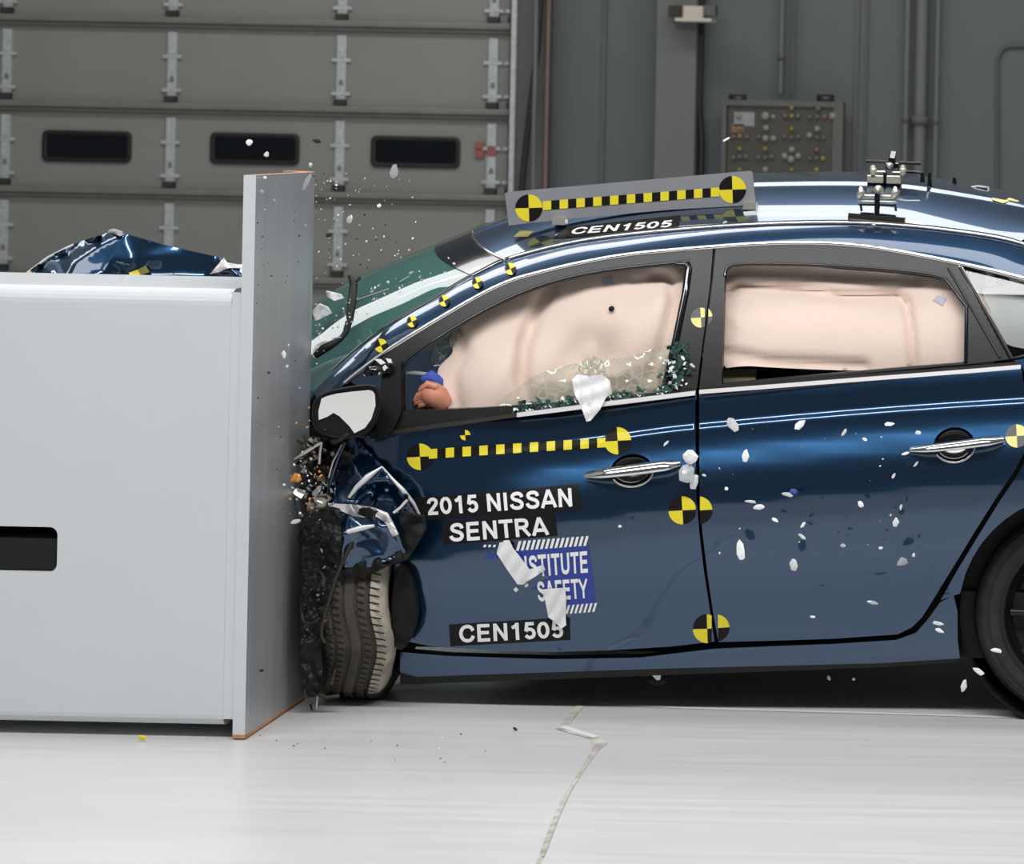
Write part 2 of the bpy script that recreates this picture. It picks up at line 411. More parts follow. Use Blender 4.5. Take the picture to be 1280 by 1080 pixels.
bx = empty('wall_lamp', P(867, 25, YW - .3), 'small beige lamp fixture on the grey column near the top', 'lamp')
a, c = P(857, 8, YW - .3), P(882, 27, YW - .3)
MB().b2((a.x, YW - .42, c.z), (c.x, YW - .22, a.z)).build('lamp_body', M['beige'], bx, bevel=.01)
a, c = P(838, 7, YW - .3), P(857, 22, YW - .3); MB().b2((a.x, YW - .38, c.z), (c.x, YW - .25, a.z)).build('bracket', M['dkmetal'], bx)
a, c = P(882, 7, YW - .3), P(896, 20, YW - .3); MB().b2((a.x, YW - .38, c.z), (c.x, YW - .25, a.z)).build('bracket', M['jamb'], bx)
a, c = P(848, 23, YW - .3), P(893, 28, YW - .3); MB().b2((a.x, YW - .44, c.z), (c.x, YW - .22, a.z)).build('base_rim', M['beige'], bx)
# rounded hatch on the right of the wall
hp = [(1300, 57), (1262, 57), (1252, 62), (1247, 74), (1246, 340), (1246, 500)]
hat = MB().tube([P(u, v, YW) for u, v in hp], .014, 8).build('door_2', M['jamb']); tag(hat, 'rounded outline of a steel hatch at the right end of the wall', 'hatch', kind='structure')
# control cabinet
cb = empty('control_cabinet', P(975, 215, YW - .05), 'brown grey control cabinet with rows of buttons on the back wall', 'cabinet')
a, c = P(908, 128, YW - .25), P(1045, 128, YW - .25); zt, zb = a.z, .9
MB().b2((a.x, YW - .22, zb), (c.x, YW + .02, zt)).build('cabinet_body', M['panel'], cb, bevel=.01)
MB().b2((a.x - .03, YW - .24, zb), (a.x, YW - .1, zt + .02)).b2((c.x - .02, YW - .24, zb), (c.x + .05, YW - .1, zt + .02)).b2((a.x, YW - .245, zt - .02), (c.x, YW - .1, zt + .02)).build('cabinet_frame', M['jamb'], cb)
for u in (922, 1032): MB().lathe([(.0, -.06), (.035, -.06), (.035, .06), (0, .06)], P(u, 124, YW - .2), 'X', 10).build('hinge', M['dkmetal'], cb)
kn = [(924, 145, .02, 'knobw'), (957, 145, .030, 'knobw'), (967, 146, .017, 'knobw'), (982, 145, .016, 'knobd'), (990, 145, .016, 'knoby'), (998, 145, .018, 'knobd'), (1013, 146, .015, 'knobd'), (1022, 146, .015, 'knobd'), (1031, 146, .017, 'knobr'), (1041, 145, .026, 'knobw'),
      (990, 135, .015, 'knoby'), (1023, 136, .018, 'knobd'), (925, 160, .015, 'knoby'), (958, 160, .022, 'knobw'), (990, 161, .015, 'knoby'), (1022, 161, .022, 'knobw'), (917, 171, .015, 'knobr'), (925, 170, .016, 'knoby'), (934, 171, .017, 'knobd'), (949, 171, .015, 'knobd'), (957, 173, .024, 'knobw'), (967, 173, .022, 'knobw'), (981, 171, .015, 'knobd'), (990, 172, .015, 'knobd'), (998, 171, .015, 'knobd'), (1012, 169, .022, 'knobw'), (1022, 172, .015, 'knobd'), (1030, 172, .014, 'knobd'),
      (925, 186, .015, 'knoby'), (957, 186, .015, 'knoby'), (990, 187, .024, 'knobw'), (1021, 187, .018, 'knobr'), (917, 197, .017, 'knobd'), (925, 196, .017, 'knobd'), (933, 196, .017, 'knobd'), (948, 197, .016, 'knobd'), (957, 197, .016, 'knobd'), (965, 196, .016, 'knobd'), (981, 195, .024, 'knobw'), (989, 199, .026, 'knobw'), (998, 195, .022, 'knobw'), (1013, 198, .014, 'knobd'), (1021, 198, .016, 'knobd'), (1029, 198, .017, 'knoby'),
      (925, 212, .015, 'knoby'), (957, 212, .022, 'knobw'), (990, 212, .014, 'knoby'), (1021, 212, .018, 'knoby')]
for u, v, r, m in kn:
    MB().lathe([(0, -.03), (r * .8, -.03), (r, -.02), (r, 0)], P(u, v, YW - .22), 'Y', 10).build('push_button', M[m], cb)
for u0, v0, u1, v1 in ((918, 140, 943, 158), (915, 155, 930, 166)):
    a, c = P(u0, v0, YW - .22), P(u1, v1, YW - .22); MB().b2((a.x, YW - .228, c.z), (c.x, YW - .215, a.z)).build('nameplate', M['board'] if u0 == 918 else M['knobr'], cb)

# overhead door
od = empty('door_1', P(320, 400, YW), 'grey sectional overhead door with three small dark windows', 'door'); tag(od, kind='structure')
zs0 = P(300, 139, YW).z; dz = .611
xl, xr = -9.2, xj - .03
# section rows between joints; window row lies under joint zs0
joints = [zs0 + dz * k for k in (3, 2, 1, 0, -1, -2, -3, -4)]
joints = [z for z in joints if z > 0]
cols = [P(u, 139, YW - .05).x for u in (5, 212, 424, 614, 639)]
wins = []
zc = [P(u, v, YW - .02) for u, v in ((108, 183), (318, 186), (519, 190))]
def rrect(cx, cz, w, h, r, n=4):
    o = []
    for sx, sz, a0 in ((1, 1, 0), (-1, 1, 90), (-1, -1, 180), (1, -1, 270)):
        for k in range(n + 1):
            a = math.radians(a0 + 90 * k / n); o.append((cx + sx * (w / 2 - r) + r * math.cos(a), cz + sz * (h / 2 - r) + r * math.sin(a)))
    return o
for i, z in enumerate(joints):
    zb = joints[i + 1] if i + 1 < len(joints) else 0.0
    MB().b2((xl, YW, zb + .004), (xr, YW + .06, z - .004)).build('door_section', M['door'], od)
    MB().b2((xl, YW - .075, z + .004), (xr - .02, YW, z + .052)).b2((xl, YW - .05, z - .022), (xr - .02, YW, z + .004)).build('strut_rail', [M['rail']], od, bevel=.012)
    for j, x in enumerate(cols):
        w_ = .032 if j < 4 else .026
        m = MB().b2((x - w_, YW - .02, zb + .10), (x + w_, YW, z - .055))
        for dzz in (.14, .38):
            m.b2((x - w_ - .035, YW - .024, zb + dzz - .012), (x + w_ + .035, YW, zb + dzz + .012))
        m.b2((x - .012, YW - .028, zb + .40), (x + .012, YW - .02, zb + .425))
        hs = m.build('hinge_stile', M['galv'], od)
        MB().b2((x - w_ - .01, YW - .06, zb + .058), (x + w_ + .01, YW - .01, zb + .098)).build('hinge', M['seal'], od)
        MB().prism([(x - .018, YW - .024, zb + .20), (x + .018, YW - .024, zb + .20), (x + .010, YW - .024, zb + .24), (x - .010, YW - .024, zb + .24)], (0, .006, 0)).build('slot', M['rail'], hs)
for c in zc:
    g = MB(); ou = rrect(c.x, c.z, .635, .225, .04); inn = rrect(c.x, c.z, .575, .165, .025)
    g.grid([[(x, YW - .02, z) for x, z in ou], [(x, YW - .026, z) for x, z in [(.5 * (a[0] + b[0]), .5 * (a[1] + b[1])) for a, b in zip(ou, inn)]], [(x, YW - .02, z) for x, z in inn]], 0, True, False, True)
    g.grid([[(x, YW, z) for x, z in ou], [(x, YW - .02, z) for x, z in ou]], 0, False, False, True)
    w_ = g.build('window_frame', M['gasket'], od)
    g = MB().prism([(x, YW - .012, z) for x, z in inn], (0, .008, 0)).build('pane', M['pane'], w_)
a = P(600, 189, YW - .03)
for u, v, hh in ((599, 182, .03), (599, 192, .035), (614, 189, .045)):
    q = P(u, v, YW - .03); MB().b2((q.x - .03, YW - .028, q.z - hh / 1.3), (q.x + .03, YW - .001, q.z + hh / 1.3)).build('red_mark', M['red'], od)
tr = MB().b2((xr - .035, YW - .12, 0), (xr + .03, YW + .02, 5)).build('door_track', M['seal'], od)
# ------------------------------------------------------------------ crash barrier
bar = empty('crash_barrier', (-3.2, 0, 0), 'light grey steel crash barrier with a tall flat flange and black slot', 'barrier')
xp1 = -2.482; xp0 = -2.516; YF = -.434; zt = 1.553
def arc(cx, cy, r, a0, a1, n=8):
    return [(cx + r * math.cos(math.radians(a0 + (a1 - a0) * k / n)), cy + r * math.sin(math.radians(a0 + (a1 - a0) * k / n))) for k in range(n + 1)]
# flange: flat plate whose far end curls round
prof = [(xp0, YF), (xp1, YF), (xp1, .07)] + arc(xp1 - .15, .07, .15, 0, 80)[1:] + [(xp1 - .13, .20), (xp0 - .0, .07)]
mb = MB(); n = len(prof)
V = [(x, y, .004) for x, y in prof] + [(x, y, zt) for x, y in prof]
mb.add(V, [tuple(range(n, 2 * n))], 1); mb.add(V, [tuple(range(n))[::-1]], 1)
for i in range(n):
    j = (i + 1) % n
    mb.add([V[i], V[j], V[n + j], V[n + i]], [(0, 1, 2, 3)], 2 if i == 0 else 0, None, False)
fl = mb.build('flange', [M['steel'], M['rust'], M['barrier']], bar)
MB().b2((xp0, YF - .001, .004), (xp1 + .001, YF + .02, .014)).b2((xp1 - .01, YF, .004), (xp1 + .001, .07, .012)).build('rust_edge', M['rust'], fl)
# block: cross-section with rounded top edge, then a slot cut out of its front
xb0 = -5.2; zb, zt2 = .036, 1.238
sec = [(.15, zb), (YF + .03, zb)] + [(YF + .03 - .03 * math.sin(math.radians(a)), zb + .03 - .03 * math.cos(math.radians(a))) for a in (20, 45, 70, 90)] + \
      [(YF + .045 - .045 * math.cos(math.radians(a)), zt2 - .045 + .045 * math.sin(math.radians(a))) for a in (0, 15, 30, 45, 60, 75, 90)] + [(.13, zt2), (.15, zt2 - .02)]
mb = MB(); n = len(sec); xe = xp0 - .028
V = [(xb0, y, z) for y, z in sec] + [(xe, y, z) for y, z in sec]
mb.add(V, [tuple(range(n)), tuple(range(2 * n - 1, n - 1, -1))] + [((i + 1) % n, i, n + i, n + (i + 1) % n) for i in range(n)])
blk = mb.build('block', M['barrier'], bar, recalc=True)
a, c = P(71, 659, YF), P(71, 715, YF)
cut = MB(); cut.prism([(x, YF - .1, z) for x, z in rrect(c.x - .5, (a.z + c.z) / 2, 1.0, a.z - c.z, .022, 5)], (0, .52, 0)); cuto = cut.build('cutter', M['hole'], None, recalc=True)
bo = blk.modifiers.new('slot', 'BOOLEAN'); bo.object = cuto; bo.operation = 'DIFFERENCE'; bo.solver = 'EXACT'
dg = bpy.context.evaluated_depsgraph_get()
me2 = bpy.data.meshes.new_from_object(blk.evaluated_get(dg)); blk.modifiers.clear(); blk.data = me2
bpy.data.objects.remove(cuto)
for p in blk.data.polygons: p.use_smooth = False
# slot lining (dark void with a pale top lip)
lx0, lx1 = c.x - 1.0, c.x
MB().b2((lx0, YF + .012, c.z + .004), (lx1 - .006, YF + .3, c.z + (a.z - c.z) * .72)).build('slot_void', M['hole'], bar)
# weld fillet to flange, seam line
pts = [(xe - .002, YF + .04 - .04 * math.cos(math.radians(0)), z) for z in (0.1, 1.19)]
g = MB()
rows = []
for z in [zb + .02] + list(np.linspace(.1, 1.19, 12)) + [zt2 - .008]:
    yy = YF if .05 < z < 1.2 else YF + .02
    rows.append([Vector((xe - .01, yy + .0005, z)), Vector((xe + .008, YF + .003, z)), Vector((xe + .020, YF + .003, z)), Vector((xp0 + .004, YF + .0005, z))])
g.grid(rows, 0, True, True); g.build('weld_fillet', M['barrier'], bar)

# ------------------------------------------------------------------ the car
car = empty('car', (-1.0, .88, 0), 'dark blue four-door sedan, its front crushed against the grey barrier', 'car')
CHR = [(400, 508), (436, 475), (474, 446), (502, 427), (553, 396), (604, 366.5), (640, 350), (670, 342), (712, 331.5), (780, 318.5), (853, 312), (890, 309), (953, 304.5), (1026, 303.5), (1086, 308), (1153, 320), (1220, 333.5), (1280, 348), (1340, 366), (1400, 390), (1450, 418), (1480, 446)]
DITCH = [(392, 489), (429, 453), (466, 423), (502, 399), (543, 375), (574, 355), (606, 338), (632, 325), (700, 307), (760, 297), (850, 288), (943, 281.5), (1056, 279), (1130, 283), (1200, 291), (1253, 299), (1280, 307), (1340, 322), (1400, 345), (1450, 378), (1500, 415)]
def pl(poly, u):  # v at u along a picture curve
    return interp(u, poly)
def yd(u): return interp(u, [(392, .13), (470, .165), (560, .22), (632, .28), (760, .30), (1130, .30), (1280, .29), (1400, .25), (1500, .18)])
CHs = smooth(CHR, 2); DIs = smooth(DITCH, 2)
chrome3 = [PS(u, v, S_glass, -.004) for u, v in CHs]
ditch3 = [P(u, v, yd(u)) for u, v in DIs]
rail = MB().loft(chrome3, ditch3, 90, 8, .005, 0, False, Vector((0, -1, .8)))
railo = rail.build('roof_rail', M['paint'], car)
rail.mirrored().build('roof_rail', M['paint'], car)
MB().tube([p + Vector((0, -.006, 0)) for p in chrome3[5:]], .0075, 8).build('window_surround', M['chrome'], car)
MB().tube([p + Vector((0, .0, .004)) for p in at_frac(ditch3, 80)[19:]], .0045, 6).build('roof_moulding', M['chrome'], car)
MB().tube([p + Vector((0, .014, .003)) for p in at_frac(ditch3, 80)[2:]], .010, 6).build('roof_gutter', M['gloss'], car)
# roof and windscreen share one cross-section
CEN = [(320, 428), (389, 393), (440, 352), (480, 333), (520, 316), (560, 301), (607, 283), (640, 268), (700, 248), (760, 234), (850, 221), (945, 215.5), (1090, 214), (1150, 219), (1200, 228), (1280, 243), (1340, 258), (1420, 290), (1500, 325), (1560, 360)]
YC = .88
NEARC = [P(u, v, yd(u)) for u, v in smooth(DITCH, 2)]
CENC = [P(u, v, YC) for u, v in smooth(CEN, 2)]
def part_of(pts, i0, i1): return pts[i0:i1]
def idx_near(curve, u): return min(range(len(curve)), key=lambda i: abs(curve[i][0] - u))
dS, cS = smooth(DITCH, 2), smooth(CEN, 2)
def seg3(curve, pts, u0, u1):
    return pts[idx_near(curve, u0):idx_near(curve, u1) + 1]
def cross(N, C, bow, w, rib=0):
    # w 0 near edge, 1 centre, 2 far edge
    t = w if w <= 1 else 2 - w
    q = 1 - (1 - t) ** 2
    zq = q
    p = Vector((N.x + (C.x - N.x) * (1 - (1 - t) ** bow), N.y + (C.y - N.y) * t, N.z + (C.z - N.z) * zq))
    if w > 1: p.y = 2 * C.y - p.y
    if rib: p.z += rib(w)
    return p
def shell(u0n, u1n, u0c, u1c, n, m, bow, rib=0, lift=0.0):
    a = at_frac(seg3(dS, NEARC, u0n, u1n), n); b = at_frac(seg3(cS, CENC, u0c, u1c), n)
    rows = []
    for N, C in zip(a, b): rows.append([cross(N + Vector((0, 0, lift)), C + Vector((0, 0, lift)), bow, 2 * k / m, rib) for k in range(m + 1)])
    return rows
def roofrib(w):
    t = w if w <= 1 else 2 - w
    return .009 * math.exp(-((t - .54) / .03) ** 2)
rr_ = shell(632, 1270, 608, 1330, 70, 80, 3.0, roofrib)
roof = MB().grid(rr_, 0, True, True); roofo = roof.build('roof_panel', M['paint'], car)
MB().tube([p + Vector((0, 0, .002)) for p in rr_[0]][:60], .006, 6).build('roof_edge_trim', M['chrome'], roofo)
ws_ = shell(392, 630, 330, 606, 40, 40, 3.0)
wsm = MB().grid(ws_, 0, True, True); wso = wsm.build('windscreen', M['wind'], car)
# black frit strip at the top of the windscreen
fr_ = [[p + Vector((-.002, 0, .003)) for p in r] for r in ws_[-7:]]
MB().grid(fr_, 0, True, True).build('shade_band', M['gloss'], wso)
bk_ = shell(1275, 1480, 1335, 1530, 30, 40, 3.0)
MB().grid(bk_, 0, True, True).build('rear_window', M['sideg'], car)

# doors -------------------------------------------------------------
fdoor = empty('front_door', PS(690, 650, S_body), None, None); fdoor.parent = car; fdoor.location = fdoor.location - car.location
rdoor = empty('rear_door', PS(1050, 650, S_body), None, None); rdoor.parent = car; rdoor.location = rdoor.location - car.location
def ell(cx, cy, rx, ry, n=28, rot=0):
    return [(cx + rx * math.cos(2 * math.pi * k / n) * math.cos(rot) - ry * math.sin(2 * math.pi * k / n) * math.sin(rot), cy + rx * math.cos(2 * math.pi * k / n) * math.sin(rot) + ry * math.sin(2 * math.pi * k / n) * math.cos(rot)) for k in range(n)]
FD = [(446, 545), (470, 545), (520, 536), (600, 526), (690, 516), (780, 505.5), (869, 494), (869.5, 560), (870.5, 620), (874, 665), (880, 715), (887, 760), (893, 802), (840, 808), (760, 813), (690, 815), (610, 813), (540, 808), (500, 800), (494, 760), (492, 700), (490, 650), (478, 600), (462, 570)]
RD = [(874, 493.5), (960, 486.5), (1060, 479), (1160, 471), (1230, 465), (1276, 461), (1284, 500), (1287, 530), (1282, 562), (1268, 589), (1246, 621), (1220, 662), (1192, 708), (1168, 747), (1153, 771), (1140, 784), (1122, 793), (1040, 798.5), (960, 801), (898, 802.5), (892, 770), (884, 715), (878, 665), (874.5, 620), (874, 560)]
h1 = ell(790, 588, 27, 20.5, 28, -.1); h2 = ell(1193, 556, 26, 22, 28, -.1)
def dent(u, v):  # buckling toward the rear lower corner of the front door
    d = .010 * math.exp(-((u - 850) / 50) ** 2 - ((v - 800) / 30) ** 2) - .012 * math.exp(-((u - 790) / 60) ** 2 - ((v - 770) / 40) ** 2)
    return d
def cre_v(u):
    p = P(u, 540, 0); z = _crez(p.x); return 540 - (z - p.z) * F / D0
CE = [(u, cre_v(u) + o_) for u in np.arange(440, 1300, 5.0) for o_ in (-9, -5, -3, -1.6, -.5, .6, 1.8, 3.2, 5.5, 9)]
MB().fill(FD, S_body, 0, .025, 11, [h1], extra=CE).build('door_skin', M['paint'], fdoor)
MB().fill(RD, S_body, 0, .025, 11, [h2], extra=CE).build('door_skin', M['paint'], rdoor)
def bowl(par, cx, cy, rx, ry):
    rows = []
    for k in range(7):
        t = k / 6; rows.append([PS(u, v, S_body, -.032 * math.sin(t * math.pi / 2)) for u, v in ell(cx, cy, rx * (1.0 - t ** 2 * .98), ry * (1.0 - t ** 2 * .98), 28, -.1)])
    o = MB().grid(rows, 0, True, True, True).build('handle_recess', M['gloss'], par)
    MB().tube([PS(u, v, S_body, .001) for u, v in ell(cx, cy, rx, ry, 40, -.1)[2:18]], .003, 6).build('recess_glint', M['chrome'], o)  # chrome arc laid on as the highlight along the recess lip
bowl(fdoor, 790, 588, 27, 20.5); bowl(rdoor, 1193, 556, 26, 22)
def handle(par, pts, rad):
    pp = [PS(u, v, S_body, .038 if 0 < i < len(pts) - 1 else .012) for i, (u, v) in enumerate(pts)]
    q = at_frac(pp, 24); r = [interp(k / 23, rad) for k in range(24)]
    MB().tube(q, r, 12, 0, True, .55).build('door_handle', M['chrome'], par)
handle(fdoor, [(732, 594), (760, 591), (800, 586), (830, 582), (849, 579)], [(0, .010), (.15, .017), (.6, .021), (.85, .020), (1, .012)])
handle(rdoor, [(1138, 562), (1165, 560), (1200, 556), (1230, 552), (1254, 549)], [(0, .008), (.15, .014), (.6, .017), (.85, .017), (1, .011)])
def strip(par, name, top, hh, S, off, m, thick=.012, step=12):
    t = smooth(top, 2); b = [(u, v + (hh(u) if callable(hh) else hh)) for u, v in t][::-1]
    return MB().fill(t + b, S, off, thick, step).build(name, M[m], par)
# belt mouldings
strip(fdoor, 'belt_moulding', [(646, 516), (700, 509.5), (760, 501.5), (820, 494.5), (869, 488.5)], 5.5, S_glass, .022, 'bright')
strip(fdoor, 'lower_belt_trim', [(486, 539), (520, 533.5), (570, 527), (620, 520), (648, 516)], 5, S_glass, .020, 'dkmetal')
strip(rdoor, 'belt_moulding', [(874, 487.5), (960, 481), (1060, 473), (1160, 465.5), (1230, 460), (1276, 456)], 5, S_glass, .022, 'bright')
MB().fill([(474, 548), (492, 515), (600, 510), (700, 503), (790, 494), (869, 486), (869, 490), (760, 503), (690, 513), (600, 524), (520, 535)], S_glass, .012, .015, 12).build('belt_seal', M['black'], fdoor)
MB().fill([(874, 484), (960, 477), (1060, 469), (1160, 461.5), (1276, 452), (1276, 457), (1160, 467), (1060, 474), (960, 482), (874, 489)], S_glass, .012, .015, 12).build('belt_seal', M['black'], rdoor)
# window frames
FO = [(u, v + 2) for u, v in CHs if 474 < u < 892]
FI = smooth([(498, 514), (499, 458), (540, 428), (580, 403), (620, 381), (660, 363), (693, 352), (740, 341), (794, 334), (846, 329)], 1) + [(862, 327), (864, 331), (860, 365), (848, 420), (838, 462), (833, 484), (836, 489), (760, 498), (700, 504), (600, 510)]
FOUT = FO + [(891, 311), (888, 350), (882, 400), (876, 445), (871, 486), (760, 500), (690, 508), (600, 515), (494, 522), (478, 500), (478, 446)]
MB().fill(FOUT, S_glass, .004, .03, 8, [FI]).build('window_frame', M['trim'], fdoor)
RI = smooth([(906, 345), (908, 336), (918, 330), (975, 330), (1040, 332), (1100, 336), (1160, 342), (1181, 348)], 1) + [(1208, 384), (1207, 453), (1120, 460), (1040, 467), (960, 474), (902, 480)]
RO = [(u, v + 2) for u, v in CHs if 897 < u < 1190]
ROUT = [(895, 311)] + RO + [(1196, 331), (1230, 390), (1261, 449), (1212, 455), (1120, 463), (1040, 470), (960, 477), (874, 485), (879, 445), (885, 400), (891, 350)]
MB().fill(ROUT, S_glass, .004, .03, 8, [RI]).build('window_frame', M['trim'], rdoor)
MB().tube([PS(u, v, S_glass, .006) for u, v in [(1185, 335), (1210, 378), (1232, 416), (1250, 447)]], .004, 6).build('frame_edge', M['dkmetal'], rdoor)
MB().tube([PS(u, v, S_glass, .006) for u, v in [(1208, 382), (1207.5, 420), (1207, 453)]], .006, 6).build('division_bar', M['gloss'], rdoor)
MB().tube([PS(u, v, S_glass, .004) for u, v in FI[1:-9]], .008, 6).build('window_seal', M['gloss'], fdoor)
MB().tube([PS(u, v, S_glass, .002) for u, v in [(846, 331), (857, 331), (861, 336), (857, 366), (846, 420), (837, 460), (832, 482)]], .012, 8).build('window_channel', M['gloss'], fdoor)
MB().tube([PS(u, v, S_glass, .004) for u, v in RI[:-5]], .006, 6).build('window_seal', M['gloss'], rdoor)
# lower belt edge of the far side: mirrored simple door side
far = MB(); far.fill([(446, 545)] + [(520, 536), (690, 516), (869, 494), (1060, 479), (1276, 461), (1450, 452), (1600, 455), (1740, 480), (1755, 560), (1745, 700), (1690, 790), (1500, 806), (1497, 765)] + [(1348 + 150 * math.cos(math.radians(a)), 768 - 150 * math.sin(math.radians(a))) for a in range(0, 181, 12)] + [(1198, 822), (900, 833), (690, 838), (500, 838), (440, 800)], S_body, 0, .03, 22)
far.mirrored().build('far_side_panel', M['paint'], car)
fr2 = MB(); fr2.fill(FOUT, S_glass, .004, .03, 16, [FI]); fr2.fill(ROUT, S_glass, .004, .03, 16, [RI]); fr2.mirrored().build('far_window_frame', M['trim'], car)
g = MB(); g.fill(FI, S_glass, -.01, 0, 30, rim=False); g.fill(RI, S_glass, -.01, 0, 30, rim=False); g.mirrored().build('far_window_glass', M['sideg'], car)
# sill, quarter panel
SILL = [(500, 815), (560, 820), (690, 824), (800, 822), (893, 811), (960, 808), (1040, 805), (1120, 800), (1145, 791), (1160, 774), (1175, 753), (1192, 744), (1197, 765), (1197, 800), (1200, 823), (1100, 829), (980, 832), (853, 835), (760, 838), (640, 842), (520, 846), (500, 840)]
MB().fill(SILL, S_body, -.006, .06, 12).build('sill', M['paint'], car)
MB().fill([(500, 838), (640, 840), (853, 833), (1000, 830), (1198, 821), (1196, 828), (1100, 834), (1000, 838), (853, 843), (640, 851), (500, 856)], S_body, -.035, .10, 14).build('rocker_underside', M['under'], car)
ARC = [(1348 + 150 * math.cos(math.radians(a)), 768 - 150 * math.sin(math.radians(a))) for a in range(0, 171, 8)]
QP = [(1280, 461), (1450, 452), (1600, 455), (1740, 480), (1755, 560), (1745, 700), (1690, 790), (1500, 806), (1497, 780)] + ARC + [(1200, 742), (1176, 750), (1196, 714), (1224, 668), (1250, 626), (1272, 594), (1286, 566), (1291, 530), (1288, 500)]
MB().fill(QP, S_body, 0, .03, 13).build('quarter_panel', M['paint'], car)
MB().fill([(1264, 449), (1280, 446), (1400, 440), (1480, 446), (1600, 452), (1600, 457), (1450, 456), (1280, 464), (1276, 455)], S_glass, .0, .02, 14).build('shoulder', M['paint'], car)
# quarter window and C pillar
QW = [(1203, 334), (1280, 353), (1330, 372), (1370, 400), (1385, 438), (1280, 445), (1266, 448)]
MB().fill(QW, S_glass, -.012, .004, 14).build('quarter_window', M['quarterg'], car)
MB().fill([(1197, 331), (1203, 333), (1267, 449), (1261, 450)], S_glass, .004, .02, 8).build('quarter_window_seal', M['gloss'], car)
MB().tube([PS(u, v, S_glass, .004) for u, v in [(1200, 334), (1233, 391), (1265, 448), (1280, 445), (1385, 438)]], .005, 6).build('quarter_window_edge', M['dkmetal'], car)
MB().fill([(1280, 351), (1340, 369), (1400, 393), (1450, 421), (1480, 449), (1385, 440), (1370, 400), (1330, 372)], S_glass, .0, .02, 12).build('rear_pillar', M['paint'], car)
# rear deck, bumper (out of the picture) closing the body
dk = MB(); A = [PS(u, v, S_glass) for u, v in [(1480, 447), (1600, 452), (1735, 478)]]; rows = []
for p in at_frac(A, 10): rows.append([Vector((p.x, p.y + (1.76 - 2 * p.y) * t, p.z + .05 * math.sin(math.pi * t))) for t in np.linspace(0, 1, 16)])
dk.grid(rows, 0, True, True); dk.build('boot_lid', M['paint'], car)
A = [PS(u, v, S_body) for u, v in [(1740, 480), (1755, 560), (1745, 700), (1690, 790)]]; rows = []
for p in at_frac(A, 14): rows.append([Vector((p.x + .16 * math.sin(math.pi * t), p.y + (1.76 - 2 * p.y) * t, p.z)) for t in np.linspace(0, 1, 16)])
MB().grid(rows, 0, True, True).build('rear_bumper', M['paint'], car)
MB().b2((-2.08, .11, .2), (.1, .14, .85)).b2((-2.22, .085, .165), (-.2, .14, .36)).build('door_lining', M['under'], car)
MB().fill([(903, 463), (946, 461), (944, 478), (903, 481)], S_glass, -.10, .03, 8).build('seat_edge', M['tan'], car)
# inside: floor pan, bulkhead, seats, dash
MB().b2((-2.1, .12, .17), (.6, 1.64, .24)).build('floor_pan', M['under'], car)
MB().b2((-2.2, .18, .3), (-1.75, 1.58, .93)).build('dashboard', M['grey'], car, bevel=.05, seg=3)
for y0 in (.28, .98):
    s_ = MB().b2((-1.15, y0, .3), (-.6, y0 + .5, .52)).build('seat', M['tan'], car, bevel=.05, seg=3)
    MB().b2((-.72, y0 + .02, .5), (-.55, y0 + .48, 1.12)).build('backrest', M['tan'], s_, bevel=.05, seg=3)
    MB().b2((-.70, y0 + .12, 1.14), (-.58, y0 + .38, 1.32)).build('headrest', M['tan'], s_, bevel=.04, seg=3)
s_ = MB().b2((-.25, .2, .3), (.25, 1.56, .5)).build('rear_seat', M['grey'], car, bevel=.05, seg=3)
MB().b2((.12, .2, .48), (.28, 1.56, 1.1)).build('backrest', M['grey'], s_, bevel=.05, seg=3)
# wheels ------------------------------------------------------------
def tyre(mb, c, R, w, axis):
    h = w / 2; rim_r = .208
    pr = [(rim_r, -h * .78), (rim_r + .02, -h * .95), (R * .83, -h * 1.04), (R * .93, -h * .97), (R * .965, -h * .90), (R * .985, -h * .78)]
    for g0 in (-.55, -.2, .2, .55):
        pr += [(R, h * (g0 - .085)), (R * .999, h * (g0 - .06)), (R * .972, h * (g0 - .05)), (R * .972, h * (g0 + .05)), (R * .999, h * (g0 + .06)), (R, h * (g0 + .085))]
    pr += [(R * .985, h * .78), (R * .965, h * .90), (R * .93, h * .97), (R * .83, h * 1.04), (rim_r + .02, h * .95), (rim_r, h * .78)]
    mb.lathe(pr, c, axis, 96); return mb
rw = P(1348, 768, .06); R = .306
for yy, nm in ((.135, 'rear_wheel'), (1.625, 'rear_wheel')):
    c = (rw.x, yy, R); t_ = tyre(MB(), c, R, .20, 'Y').build(nm, M['rubber'], car)
    s = -1 if yy < .8 else 1
    MB().lathe([(.212, s * .095), (.214, s * .088), (.200, s * .080), (.195, s * .05), (.17, s * .035), (.06, s * .03), (.05, s * .055), (0, s * .057)], c, 'Y', 48).build('wheel_rim', M['rim'], t_)
    mb = MB()
    for k in range(10):
        a = 2 * math.pi * k / 10; d = Vector((math.cos(a), 0, math.sin(a))); p = Vector(c) + Vector((0, s * .075, 0))
        mb.tube([p + d * .05, p + d * .12 + Vector((0, s * .006, 0)), p + d * .198], .013, 6)
    mb.build('wheel_spokes', M['rim'], t_)
    mb = MB()
    for r_ in (.222, .262, .285): mb.tube([Vector(c) + Vector((r_ * math.cos(q), s * (.1035 if r_ < .27 else .0985), r_ * math.sin(q))) for q in np.linspace(0, 2 * math.pi, 73)], .0022, 5, 0, False)
    mb.build('sidewall_ribs', M['rubber'], t_)
mb = MB(); c0 = (rw.x, 0, R + .0)
for r0 in (.345,):
    mb.lathe([(r0, .02), (r0, .32), (.05, .33)], (rw.x, 0, P(1348, 768, 0).z), 'Y', 48)
mb.build('wheel_well', M['hole'], car)
